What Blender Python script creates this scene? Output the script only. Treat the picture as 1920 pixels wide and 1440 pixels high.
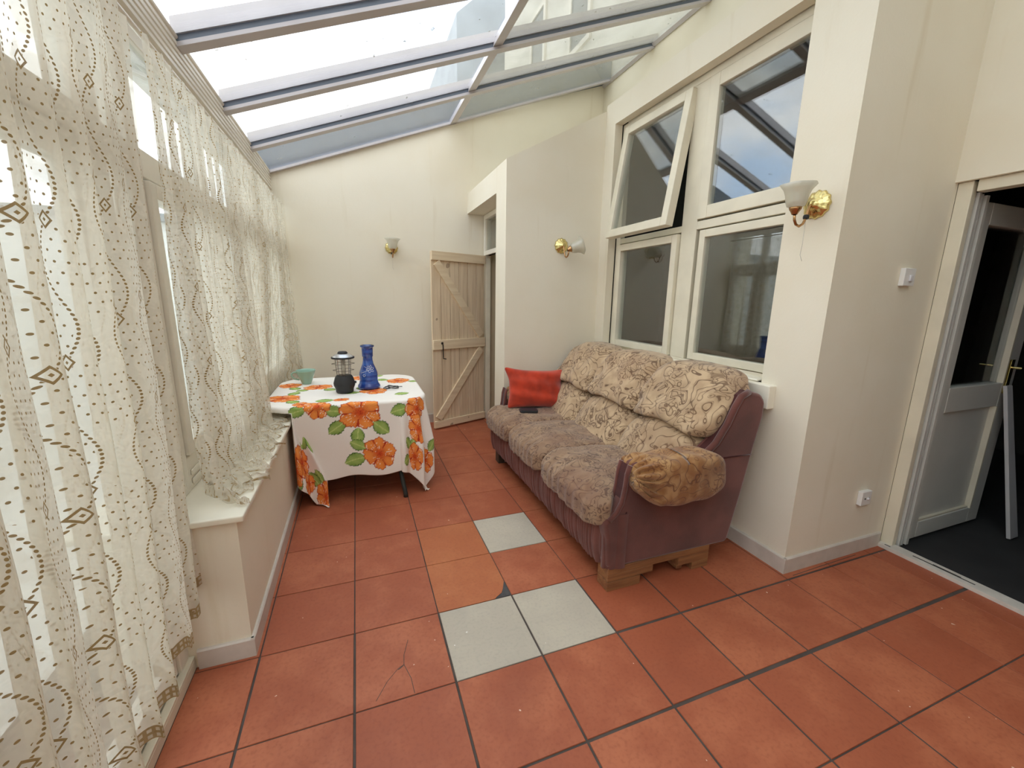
import bpy, math, random
import numpy as np
from mathutils import Vector, Matrix
random.seed(7); rng = np.random.default_rng(7)
for o in list(bpy.data.objects): bpy.data.objects.remove(o)
C = bpy.context.scene.collection
S = bpy.context.scene
pi = math.pi

# ------------------------------------------------------------ camera
cd = bpy.data.cameras.new('camera'); cam = bpy.data.objects.new('camera', cd); C.objects.link(cam)
RR = [[0.9375562, -0.3474505, 0.0163267], [0.056232, 0.1977225, 0.9786438], [0.3432584, 0.9166155, -0.2049138]]
rt, up, fw = [Vector(r) for r in RR]
M4 = Matrix.Identity(4)
for i in range(3):
    M4[i][0] = rt[i]; M4[i][1] = up[i]; M4[i][2] = -fw[i]
M4[0][3], M4[1][3], M4[2][3] = 0.11325, -1.37052, 1.48398
cam.matrix_world = M4
cd.sensor_fit = 'HORIZONTAL'; cd.sensor_width = 36; cd.lens = 14.5211; cd.clip_start = .02; cd.clip_end = 300
S.camera = cam
S.view_settings.view_transform = 'Standard'; S.view_settings.look = 'None'
S.view_settings.gamma = 1; S.view_settings.use_curve_mapping = False
S.view_settings.exposure = 1.0
try:
    S.cycles.transparent_max_bounces = 32; S.cycles.max_bounces = 10; S.cycles.diffuse_bounces = 6
except Exception: pass

# ------------------------------------------------------------ world: bright overcast sky with a few blue gaps
W = bpy.data.worlds.new('sky'); S.world = W; W.use_nodes = True
nt = W.node_tree; nt.nodes.clear()
tc = nt.nodes.new('ShaderNodeTexCoord'); mp = nt.nodes.new('ShaderNodeMapping'); mp.inputs['Scale'].default_value = (1, 1, 2.2)
mp.inputs['Location'].default_value = (3.3, 2.1, .4)
nz = nt.nodes.new('ShaderNodeTexNoise'); nz.inputs['Scale'].default_value = 2.1; nz.inputs['Detail'].default_value = 7; nz.inputs['Roughness'].default_value = .55
cr = nt.nodes.new('ShaderNodeValToRGB')
cr.color_ramp.elements[0].position = .34; cr.color_ramp.elements[0].color = (.60, .75, .94, 1)
cr.color_ramp.elements[1].position = .52; cr.color_ramp.elements[1].color = (1.0, .99, .965, 1)
bg = nt.nodes.new('ShaderNodeBackground'); bg.inputs['Strength'].default_value = 1.75
wo = nt.nodes.new('ShaderNodeOutputWorld')
L = nt.links.new
L(tc.outputs['Generated'], mp.inputs[0]); L(mp.outputs[0], nz.inputs[0]); L(nz.outputs[0], cr.inputs[0]); L(cr.outputs[0], bg.inputs[0]); L(bg.outputs[0], wo.inputs[0])

# ------------------------------------------------------------ node helpers
def lin(c):
    r = []
    for v in c:
        v /= 255
        r.append(v / 12.92 if v <= .04045 else ((v + .055) / 1.055) ** 2.4)
    return (*r, 1)
class V:                                   # tiny expression wrapper over Math nodes
    def __init__(s, nt, so): s.nt = nt; s.so = so
    def op(s, o, *a):
        n = s.nt.nodes.new('ShaderNodeMath'); n.operation = o
        for i, x in enumerate((s,) + a):
            if isinstance(x, V): s.nt.links.new(x.so, n.inputs[i])
            else: n.inputs[i].default_value = x
        return V(s.nt, n.outputs[0])
    def __add__(s, o): return s.op('ADD', o)
    def __sub__(s, o): return s.op('SUBTRACT', o)
    def __mul__(s, o): return s.op('MULTIPLY', o)
    __radd__ = __add__; __rmul__ = __mul__
    def __truediv__(s, o): return s.op('DIVIDE', o)
    def sin(s): return s.op('SINE')
    def abs(s): return s.op('ABSOLUTE')
    def floor(s): return s.op('FLOOR')
    def mod(s, m): return s.op('FLOORED_MODULO', m)
    def lt(s, o): return s.op('LESS_THAN', o)
    def gt(s, o): return s.op('GREATER_THAN', o)
    def max(s, o): return s.op('MAXIMUM', o)
    def min(s, o): return s.op('MINIMUM', o)
    def sqrt(s): return s.op('SQRT')
    def smooth(s, a, b):
        n = s.nt.nodes.new('ShaderNodeMapRange'); n.interpolation_type = 'SMOOTHSTEP'
        s.nt.links.new(s.so, n.inputs[0]); n.inputs[1].default_value = a; n.inputs[2].default_value = b
        return V(s.nt, n.outputs[0])
def newmat(name):
    m = bpy.data.materials.new(name); m.use_nodes = True
    b = m.node_tree.nodes['Principled BSDF']; return m, m.node_tree, b
def noise(nt, scale, detail=4, vec=None, rough=.5, dist=0):
    n = nt.nodes.new('ShaderNodeTexNoise'); n.inputs['Scale'].default_value = scale; n.inputs['Detail'].default_value = detail
    n.inputs['Roughness'].default_value = rough; n.inputs['Distortion'].default_value = dist
    if vec is None:
        vec = nt.nodes.new('ShaderNodeTexCoord').outputs['Object']
    nt.links.new(vec, n.inputs['Vector']); return V(nt, n.outputs['Fac'])
def objv(nt, scale=(1, 1, 1), rot=(0, 0, 0), src='Object'):
    t = nt.nodes.new('ShaderNodeTexCoord'); m = nt.nodes.new('ShaderNodeMapping'); m.inputs['Scale'].default_value = scale; m.inputs['Rotation'].default_value = rot
    nt.links.new(t.outputs[src], m.inputs[0]); return m.outputs[0]
def mixc(nt, f, a, b):
    n = nt.nodes.new('ShaderNodeMix'); n.data_type = 'RGBA'
    if isinstance(f, V): nt.links.new(f.so, n.inputs[0])
    else: n.inputs[0].default_value = f
    for i, x in ((6, a), (7, b)):
        if isinstance(x, tuple): n.inputs[i].default_value = x if len(x) == 4 else lin(x)
        else: nt.links.new(x, n.inputs[i])
    return n.outputs[2]
def bump(nt, b, h, strength=.3, dist=.01):
    n = nt.nodes.new('ShaderNodeBump'); n.inputs['Strength'].default_value = strength; n.inputs['Distance'].default_value = dist
    nt.links.new(h.so, n.inputs['Height']); nt.links.new(n.outputs[0], b.inputs['Normal'])
def plain(name, col, rough=.5, metal=0, var=0, vscale=6, bumpy=0, bscale=120, sheen=0, spec=.5):
    m, nt, b = newmat(name)
    b.inputs['Roughness'].default_value = rough; b.inputs['Metallic'].default_value = metal; b.inputs['Specular IOR Level'].default_value = spec
    if sheen: b.inputs['Sheen Weight'].default_value = sheen
    c = lin(col)
    if var:
        n = noise(nt, vscale, 5)
        d = tuple(x * (1 - var) for x in c[:3]) + (1,)
        nt.links.new(mixc(nt, n.smooth(.3, .7), c, d), b.inputs['Base Color'])
    else:
        n = noise(nt, 40, 2); d = tuple(x * .97 for x in c[:3]) + (1,)
        nt.links.new(mixc(nt, n, c, d), b.inputs['Base Color'])
    if bumpy: bump(nt, b, noise(nt, bscale, 3), bumpy, .002)
    return m

# ------------------------------------------------------------ materials
def wallpaint(name, a, b_):
    m, nt, b = newmat(name)
    b.inputs['Roughness'].default_value = .75; b.inputs['Specular IOR Level'].default_value = .25
    n = noise(nt, 1.6, 5); st = noise(nt, 1, 4, objv(nt, (9, 9, .7)))
    c = mixc(nt, n.smooth(.35, .7), a, b_)
    c = mixc(nt, st.smooth(.6, .8) * .35, c, (196, 178, 138))
    nt.links.new(c, b.inputs['Base Color'])
    bump(nt, b, noise(nt, 90, 4) + noise(nt, 14, 3) * 1.5, .12, .004)
    return m
M_wall = wallpaint('cream_paint', (231, 224, 206), (227, 218, 197))
M_skirt = plain('grey_white_gloss', (208, 199, 188), .35, var=.12, vscale=12)
M_sill = plain('sill_white', (236, 230, 212), .3, var=.06)
M_pvc = plain('white_pvc', (229, 223, 210), .35, var=.04)
M_pvcold = plain('aged_white_pvc', (226, 218, 196), .4, var=.1, vscale=5)
M_rafter = plain('grey_aluminium_rafter', (188, 182, 182), .35, var=.06)
M_gasket = plain('slate_gasket', (96, 104, 116), .5)
M_dark = plain('dark_gap', (60, 58, 54), .8)
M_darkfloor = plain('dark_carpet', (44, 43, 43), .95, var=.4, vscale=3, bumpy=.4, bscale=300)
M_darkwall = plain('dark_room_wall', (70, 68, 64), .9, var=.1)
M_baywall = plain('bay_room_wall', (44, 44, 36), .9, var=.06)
M_leaf = plain('grey_white_pvc', (206, 204, 196), .4, var=.04)
M_mauve = plain('mauve_velour', (112, 66, 58), .85, var=.38, vscale=5, bumpy=.25, bscale=160, sheen=.35, spec=.2)
M_mauve_dark = plain('dark_maroon_velour', (74, 32, 30), .85, var=.3, vscale=8, sheen=.2, spec=.2)
M_mauve_skirt = plain('mauve_pleated', (124, 78, 70), .85, var=.25, vscale=9, bumpy=.2, sheen=.3, spec=.2)
M_red = plain('red_velvet', (192, 60, 32), .85, var=.4, vscale=9, bumpy=.15, bscale=60, sheen=.5, spec=.2)
M_black = plain('black_rubber', (36, 36, 38), .55)
M_blackleather = plain('black_leather', (38, 38, 42), .45, bumpy=.3, bscale=200)
M_mint = plain('mint_ceramic', (150, 186, 168), .25, var=.04)
M_silver = plain('silver_plastic', (190, 192, 194), .25, metal=.6)
M_wire = plain('steel_wire', (120, 112, 104), .35, metal=.9)
M_brass = plain('polished_brass', (222, 204, 140), .18, metal=1)
M_copper = plain('coppery_brass', (186, 144, 100), .25, metal=1)
M_cord = plain('pull_cord', (196, 190, 178), .7)
M_iron = plain('black_iron', (50, 42, 38), .5, metal=.6)
M_tableleg = plain('dark_green_grey_tube', (46, 50, 48), .4, metal=.3)
M_tabletop = plain('table_laminate', (180, 170, 155), .5)
M_palewood = plain('pale_grey_board', (196, 194, 194), .6, var=.08)
M_out = plain('pale_render', (226, 228, 226), .9, var=.06, vscale=2)
M_facade = plain('house_render', (226, 222, 212), .9, var=.14, vscale=1.2)
M_greybld = plain('grey_roof_slate', (150, 156, 160), .9, var=.15, vscale=2)
M_ground = plain('paving', (224, 224, 219), .9, var=.1)
M_winout = plain('dark_upstairs_glass', (120, 126, 128), .2)
M_grout = plain('dark_grout', (84, 74, 68), .9, var=.35, vscale=8)
M_patch = plain('grey_mortar', (78, 76, 76), .9, var=.2, vscale=60, bumpy=.5)
M_plate = plain('switch_white', (232, 230, 226), .3)
M_switch = plain('switch_grey_white', (214, 212, 214), .3)

def tilemat(name, c1, c2, c3, speck):
    m, nt, b = newmat(name)
    g = nt.nodes.new('ShaderNodeAttribute'); g.attribute_name = 'tilevar'; g.attribute_type = 'GEOMETRY'
    tv = V(nt, g.outputs['Fac'])
    n = noise(nt, 5, 6, rough=.6) + tv * .25
    c = mixc(nt, n.smooth(.35, .75), c1, c2)
    f = noise(nt, 70, 3)
    c = mixc(nt, f.smooth(.45, .75) * .35, c, c3)
    d = noise(nt, 2.2, 5)
    c = mixc(nt, d.smooth(.5, .75) * .35, c, c3)
    w = noise(nt, 33, 1); c = mixc(nt, w.gt(.795), c, speck)
    nt.links.new(c, b.inputs['Base Color'])
    r = noise(nt, 6, 4) * .25 + .42; nt.links.new(r.so, b.inputs['Roughness'])
    b.inputs['Specular IOR Level'].default_value = .4
    bump(nt, b, noise(nt, 60, 3), .12, .003)
    return m
M_terra = tilemat('terracotta_tile', (178, 104, 72), (160, 86, 58), (134, 68, 46), (222, 190, 170))
M_terra2 = tilemat('orange_terracotta_tile', (186, 114, 72), (174, 100, 62), (148, 82, 54), (222, 190, 170))
M_greytile = tilemat('pale_stone_tile', (192, 182, 164), (182, 172, 156), (162, 154, 142), (230, 226, 220))

def glassmat(name, f0=.07, tint=(1, 1, 1, 1), dirt=0, dirtcol=(90, 95, 100)):
    m, nt, b = newmat(name); nt.nodes.remove(b)
    out = nt.nodes['Material Output']
    tr = nt.nodes.new('ShaderNodeBsdfTransparent'); tr.inputs[0].default_value = tint
    gl = nt.nodes.new('ShaderNodeBsdfGlossy'); gl.inputs['Roughness'].default_value = .0
    ge = nt.nodes.new('ShaderNodeNewGeometry'); dp = nt.nodes.new('ShaderNodeVectorMath'); dp.operation = 'DOT_PRODUCT'
    nt.links.new(ge.outputs['Incoming'], dp.inputs[0]); nt.links.new(ge.outputs['Normal'], dp.inputs[1])
    c = V(nt, dp.outputs['Value']).abs()
    F = (V(nt, c.so) * -1 + 1).op('POWER', 5) * (1 - f0) + f0
    mx = nt.nodes.new('ShaderNodeMixShader'); nt.links.new(F.so, mx.inputs[0]); nt.links.new(tr.outputs[0], mx.inputs[1]); nt.links.new(gl.outputs[0], mx.inputs[2])
    res = mx.outputs[0]
    if dirt:
        df = nt.nodes.new('ShaderNodeBsdfDiffuse'); df.inputs[0].default_value = lin(dirtcol)
        spots = noise(nt, 17, 2).gt(.745) * .8
        film = (noise(nt, 3, 6).smooth(.3, .8) * (dirt * .25)) + dirt * .7 * (1 if dirt > .3 else .25)
        m2 = nt.nodes.new('ShaderNodeMixShader'); nt.links.new(spots.max(film).so, m2.inputs[0]); nt.links.new(res, m2.inputs[1]); nt.links.new(df.outputs[0], m2.inputs[2]); res = m2.outputs[0]
    nt.links.new(res, out.inputs[0]); return m
M_glass = glassmat('double_glazing', .15, (.95, .98, .98, 1))
M_roofglass = glassmat('dirty_roof_glass', .05, (.96, .98, 1, 1), .16, (200, 202, 200))
M_clear = glassmat('clear_glass', .05)

def frosted(name, col, a=.5):
    m, nt, b = newmat(name); nt.nodes.remove(b); out = nt.nodes['Material Output']
    tr = nt.nodes.new('ShaderNodeBsdfTransparent'); tl = nt.nodes.new('ShaderNodeBsdfTranslucent'); tl.inputs[0].default_value = lin(col)
    df = nt.nodes.new('ShaderNodeBsdfDiffuse'); df.inputs[0].default_value = lin(col)
    gl = nt.nodes.new('ShaderNodeBsdfGlossy'); gl.inputs['Roughness'].default_value = .25
    def mx(f, x, y):
        n = nt.nodes.new('ShaderNodeMixShader'); n.inputs[0].default_value = f; nt.links.new(x.outputs[0], n.inputs[1]); nt.links.new(y.outputs[0], n.inputs[2]); return n
    r = mx(a, tr, mx(.15, mx(.5, df, tl), gl)); nt.links.new(r.outputs[0], out.inputs[0]); return m
M_shade = frosted('frosted_shade_glass', (226, 222, 206), .72)
M_upglass = glassmat('grimy_roof_glass', .05, (.93, .95, .94, 1), .42, (182, 182, 174))
M_parapet = plain('grey_parapet_render', (98, 108, 120), .9, var=.2, vscale=2)

def lace(name, base=.66, tf=.36):
    m, nt, b = newmat(name); nt.nodes.remove(b); out = nt.nodes['Material Output']
    uv = nt.nodes.new('ShaderNodeUVMap'); sp = nt.nodes.new('ShaderNodeSeparateXYZ'); nt.links.new(uv.outputs[0], sp.inputs[0])
    u = V(nt, sp.outputs[0]); v = V(nt, sp.outputs[1])
    WW, LL, A = .092, .30, .028
    k = (u / WW).floor()
    ph = (k * .5).floor() * 1.3 + (k.mod(2)) * 2.6
    th = v * (2 * pi / LL)
    xs = (th + ph).sin() * A
    fu = (u.mod(WW) - WW / 2) - xs
    sd = .0105
    dv = v.mod(sd) - sd / 2
    line = (fu * fu + dv * dv).sqrt().lt(.0034)
    # diamonds where the wave crosses its centre line
    dd = ((v * 1.0 + ph * (LL / (2 * pi)) + LL / 2).mod(LL) - LL / 2)
    fu2 = (u.mod(WW) - WW / 2)
    dn = fu2.abs() / .0155 + dd.abs() / .0195
    ring = dn.lt(1.0) * dn.gt(.66); inner = dn.lt(.22); dia = ring.max(inner)
    clear = dn.gt(1.05)
    # scattered dots on the inner side of every bend
    sc = .0225
    row = (v / sc).floor()
    du = (u + row.mod(2) * (sc / 2)).mod(sc) - sc / 2; dw = v.mod(sc) - sc / 2
    band = (th + ph).sin() * fu
    dots = (du * du + dw * dw).sqrt().lt(.0029) * band.lt(-.0025) * fu.abs().gt(.008)
    emb = ((line.max(dots)) * clear).max(dia)
    # scalloped hem border
    sca = ((u * (pi / .07)).sin()).abs() * .014
    hemv = v - sca
    border = hemv.lt(.046)
    net = ((u * 420).sin().gt(.1)).max((hemv * 330).sin().gt(.2))
    cut = hemv.lt(.004)
    emb = emb.max(border * (net * .45 + .5))
    # sheer ground with a faint denser woven leaf pattern
    ghost = noise(nt, 16, 3, uv.outputs[0], dist=.6).smooth(.45, .6)
    alpha = (ghost * .10 + base + emb * (1 - base)).min(.97) * (cut * -1 + 1)
    col = mixc(nt, emb, (234, 228, 214), (158, 134, 92))
    df = nt.nodes.new('ShaderNodeBsdfDiffuse'); tl = nt.nodes.new('ShaderNodeBsdfTranslucent'); tr = nt.nodes.new('ShaderNodeBsdfTransparent')
    nt.links.new(col, df.inputs[0]); nt.links.new(col, tl.inputs[0])
    a = nt.nodes.new('ShaderNodeMixShader'); nt.links.new((emb * -.2 + tf).so, a.inputs[0]); nt.links.new(df.outputs[0], a.inputs[1]); nt.links.new(tl.outputs[0], a.inputs[2])
    r = nt.nodes.new('ShaderNodeMixShader'); nt.links.new(alpha.so, r.inputs[0]); nt.links.new(tr.outputs[0], r.inputs[1]); nt.links.new(a.outputs[0], r.inputs[2])
    nt.links.new(r.outputs[0], out.inputs[0]); return m
M_lace = lace('embroidered_voile'); M_lace2 = lace('sheer_embroidered_voile', .52, .5)

def jacquard(name, base, light, line, stain, sc=1.0, amt=.55, dirt=.35):
    m, nt, b = newmat(name)
    b.inputs['Roughness'].default_value = .9; b.inputs['Specular IOR Level'].default_value = .15; b.inputs['Sheen Weight'].default_value = .25
    v = objv(nt, (sc, sc, sc))
    def swirl(scale, dist, rep, wd, off=0.0):
        w = nt.nodes.new('ShaderNodeTexNoise'); w.inputs['Scale'].default_value = scale; w.inputs['Detail'].default_value = .3; w.inputs['Distortion'].default_value = dist
        nt.links.new(v, w.inputs[0]); t = ((V(nt, w.outputs[0]) * rep) + off).mod(1.0) - .5
        return (t.abs().smooth(wd * .35, wd)) * -1 + 1
    msk = noise(nt, 5.5, 0, v).smooth(.47, .53)
    big = (swirl(5.2, 2.0, 4.6, .085)).max(swirl(5.2, 2.0, 4.6, .04, .14) * .6)
    small = swirl(15, 1.2, 4.0, .16)
    ln = big.max(small * msk * .9)
    c = mixc(nt, noise(nt, 11, 3, v).smooth(.4, .65), base, light)
    c = mixc(nt, ln * amt, c, line)
    c = mixc(nt, noise(nt, 2.6, 4).smooth(.48, .72) * dirt, c, stain)
    nt.links.new(c, b.inputs['Base Color'])
    bump(nt, b, (ln * -1 + 1) + noise(nt, 180, 2) * .3, .35, .004); return m
M_jac = jacquard('beige_scroll_jacquard', (174, 147, 116), (192, 165, 132), (92, 66, 48), (142, 100, 74), 1.0, .85, .35)
M_jacseat = jacquard('worn_scroll_jacquard', (138, 110, 88), (156, 128, 102), (84, 60, 50), (112, 72, 58), 1.35, .85, .45)
M_jacarm = jacquard('grubby_scroll_jacquard', (140, 96, 56), (170, 130, 86), (96, 54, 30), (104, 92, 82), 1.35, .75, .5)

def wood(name, a, b_, scale=(30, 30, 1.5), k=.6):
    m, nt, b = newmat(name); b.inputs['Roughness'].default_value = .6
    n = noise(nt, 1, 6, objv(nt, scale), .6, .4)
    c = mixc(nt, n.smooth(.35, .68), a, b_)
    kn = noise(nt, 7, 1); c = mixc(nt, kn.gt(.78) * .6, c, (120, 90, 66))
    nt.links.new(c, b.inputs['Base Color']); bump(nt, b, n, .15, .002); return m
M_plank = wood('limed_pine', (232, 212, 182), (214, 192, 160))
M_plank2 = wood('limed_pine_ledge', (236, 218, 186), (222, 200, 166), (1.5, 30, 30))
M_block = wood('rough_timber', (150, 104, 66), (122, 80, 52), (3, 40, 40))
M_jamb = plain('beige_jamb', (186, 172, 144), .6, var=.1)

def bluevase():
    m, nt, b = newmat('blue_painted_glass'); b.inputs['Roughness'].default_value = .12; b.inputs['Coat Weight'].default_value = .6
    n = noise(nt, 1, 3, objv(nt, (6, 6, 40)))
    c = mixc(nt, n.smooth(.4, .6), (34, 62, 140), (56, 96, 176)); nt.links.new(c, b.inputs['Base Color']); return m
M_vase = bluevase()
M_whiteline = plain('white_enamel', (214, 220, 232), .4)

mcl, nt_, b_ = newmat('floral_cotton')
at = nt_.nodes.new('ShaderNodeAttribute'); at.attribute_name = 'flower'; nt_.links.new(at.outputs['Color'], b_.inputs['Base Color']); b_.inputs['Roughness'].default_value = .85
b_.inputs['Specular IOR Level'].default_value = .2
M_cloth = mcl

# ------------------------------------------------------------ mesh helpers
class B:
    def __init__(s): s.v = []; s.f = []; s.m = []; s.uv = None
    def add(s, v, f, mi=0):
        o = len(s.v); s.v += [tuple(x) for x in v]; s.f += [tuple(i + o for i in q) for q in f]; s.m += [mi] * len(f); return s
    def box(s, x0, x1, y0, y1, z0, z1, mi=0):
        x0, x1 = min(x0, x1), max(x0, x1); y0, y1 = min(y0, y1), max(y0, y1); z0, z1 = min(z0, z1), max(z0, z1)
        v = [(x, y, z) for x in (x0, x1) for y in (y0, y1) for z in (z0, z1)]
        return s.add(v, [(0, 1, 3, 2), (4, 6, 7, 5), (0, 4, 5, 1), (2, 3, 7, 6), (0, 2, 6, 4), (1, 5, 7, 3)], mi)
    def prism(s, poly, ax, a, b, mi=0):          # poly in the two other axes, extruded along ax
        def P(p, t):
            q = list(p); q.insert(ax, t); return tuple(q)
        n = len(poly); v = [P(p, a) for p in poly] + [P(p, b) for p in poly]
        f = [tuple(range(n))[::-1], tuple(range(n, 2 * n))] + [(i, (i + 1) % n, n + (i + 1) % n, n + i) for i in range(n)]
        return s.add(v, f, mi)
    def tube(s, path, r, n=10, mi=0, closed=False, flat=1.0):
        path = [Vector(p) for p in path]; k = len(path); rs = r if isinstance(r, (list, tuple)) else [r] * k
        v = []; ref = Vector((0, 0, 1))
        t0 = (path[1] - path[0]).normalized()
        if abs(t0.dot(ref)) > .9: ref = Vector((1, 0, 0))
        nrm = t0.cross(ref).normalized()
        for i, p in enumerate(path):
            if closed: t = (path[(i + 1) % k] - path[i - 1]).normalized()
            else: t = (path[min(i + 1, k - 1)] - path[max(i - 1, 0)]).normalized()
            nrm = (nrm - t * nrm.dot(t)).normalized(); bn = t.cross(nrm)
            for j in range(n):
                a = 2 * pi * j / n; v.append(p + nrm * math.cos(a) * rs[i] + bn * math.sin(a) * rs[i] * flat)
        f = []
        for i in range(k if closed else k - 1):
            for j in range(n):
                a = i * n + j; b = i * n + (j + 1) % n; c = ((i + 1) % k) * n + (j + 1) % n; d = ((i + 1) % k) * n + j
                f.append((a, b, c, d))
        if not closed: f += [tuple(range(n))[::-1], tuple(range((k - 1) * n, k * n))]
        return s.add(v, f, mi)
    def lathe(s, prof, cx=0, cy=0, n=32, mi=0, wob=None, cap=True):
        v = []; f = []; k = len(prof)
        for (r, z) in prof:
            for j in range(n):
                a = 2 * pi * j / n; q = r * (wob(a, z) if wob else 1); v.append((cx + q * math.cos(a), cy + q * math.sin(a), z))
        for i in range(k - 1):
            for j in range(n):
                f.append((i * n + j, i * n + (j + 1) % n, (i + 1) * n + (j + 1) % n, (i + 1) * n + j))
        if cap: f += [tuple(range(n))[::-1], tuple(range((k - 1) * n, k * n))]
        return s.add(v, f, mi)
    def puff(s, c, h, e=4.0, n=18, fn=None, mi=0):      # rounded superquadric box, centre c, half sizes h
        idx = {}; v = []; f = []
        def vid(p):
            key = tuple(round(x, 6) for x in p)
            if key not in idx:
                q = np.array(p, float); nn = (np.abs(q) ** e).sum() ** (1 / e); q = q / nn
                idx[key] = len(v); w = [c[i] + h[i] * q[i] for i in range(3)]
                if fn: w = fn(q, w)
                v.append(tuple(w))
            return idx[key]
        g = [-1 + 2 * i / n for i in range(n + 1)]
        for ax in range(3):
            for sgn in (-1, 1):
                for i in range(n):
                    for j in range(n):
                        qs = []
                        for (a, b) in ((g[i], g[j]), (g[i + 1], g[j]), (g[i + 1], g[j + 1]), (g[i], g[j + 1])):
                            p = [a, b]; p.insert(ax, sgn); qs.append(vid(tuple(p)))
                        if sgn * (1 if ax != 1 else -1) < 0: qs = qs[::-1]
                        f.append(tuple(qs))
        return s.add(v, f, mi)
    def grid(s, fn, nu, nv, mi=0, uvfn=None):
        o = len(s.v); P = [fn(i / nu, j / nv) for j in range(nv + 1) for i in range(nu + 1)]
        F = [(j * (nu + 1) + i, j * (nu + 1) + i + 1, (j + 1) * (nu + 1) + i + 1, (j + 1) * (nu + 1) + i) for j in range(nv) for i in range(nu)]
        if uvfn: s.uv = [uvfn(i / nu, j / nv) for j in range(nv + 1) for i in range(nu + 1)]
        return s.add(P, F, mi)
    def go(s, name, mats, parent=None, smooth=False, bev=0, label=None, origin=None, sub=0, solid=0):
        me = bpy.data.meshes.new(name)
        vs = s.v
        o = bpy.data.objects.new(name, me)
        if origin is not None and parent is None:
            ox, oy, oz = origin; vs = [(x - ox, y - oy, z - oz) for x, y, z in vs]; o.location = origin
        if parent is not None and parent.get('_o') is not None:
            ox, oy, oz = parent['_o']; vs = [(x - ox, y - oy, z - oz) for x, y, z in vs]
        me.from_pydata(vs, [], s.f)
        for m in (mats if isinstance(mats, (list, tuple)) else [mats]): me.materials.append(m)
        if any(s.m): me.polygons.foreach_set('material_index', s.m)
        if s.uv:
            uvl = me.uv_layers.new(name='UVMap'); idx = np.empty(len(me.loops), int); me.loops.foreach_get('vertex_index', idx)
            uvl.data.foreach_set('uv', np.array(s.uv, float)[idx].ravel())
        if smooth: me.polygons.foreach_set('use_smooth', [True] * len(me.polygons))
        me.update()
        C.objects.link(o)
        if parent is not None: o.parent = parent
        if solid:
            q = o.modifiers.new('thickness', 'SOLIDIFY'); q.thickness = solid; q.offset = 0
        if bev:
            q = o.modifiers.new('bevel', 'BEVEL'); q.width = bev; q.segments = 2; q.limit_method = 'ANGLE'; q.angle_limit = .6
            me.polygons.foreach_set('use_smooth', [True] * len(me.polygons))
            w = o.modifiers.new('wn', 'WEIGHTED_NORMAL')
        if sub:
            q = o.modifiers.new('sub', 'SUBSURF'); q.levels = sub; q.render_levels = sub
        if label: o['label'] = label
        return o
def thing(name, label, cat, loc, group=None, rz=0):
    o = bpy.data.objects.new(name, None); C.objects.link(o); o.location = loc; o.rotation_euler = (0, 0, rz)
    o.empty_display_size = .05
    o['_o'] = tuple(loc) if not rz else (0, 0, 0)
    o['label'] = label; o['category'] = cat
    if group: o['group'] = group
    return o
def tag(o, label, cat, group=None):
    o['label'] = label; o['category'] = cat
    if group: o['group'] = group
    return o
def struct(o): o['kind'] = 'structure'; return o
def sempty(name, loc=(0, 0, 0)):
    o = bpy.data.objects.new(name, None); C.objects.link(o); o.location = loc; o['_o'] = tuple(loc); o['kind'] = 'structure'; o.empty_display_size = .05; return o
def arc(cx, cz, r, a0, a1, n=10): return [(cx + r * math.cos(math.radians(a0 + (a1 - a0) * i / n)), cz + r * math.sin(math.radians(a0 + (a1 - a0) * i / n))) for i in range(n + 1)]

# ------------------------------------------------------------ geometry constants of the room (metres)
XL, XB, XH, YF = -.57, 2.272, 3.1, 3.44
def zroof(x): return 2.624 + .3828 * (x + .58)
def yfar(x): return YF + (0 if x < 1.2 else .13 * ((x - 1.2) / 1.9) ** 1.6)

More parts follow.
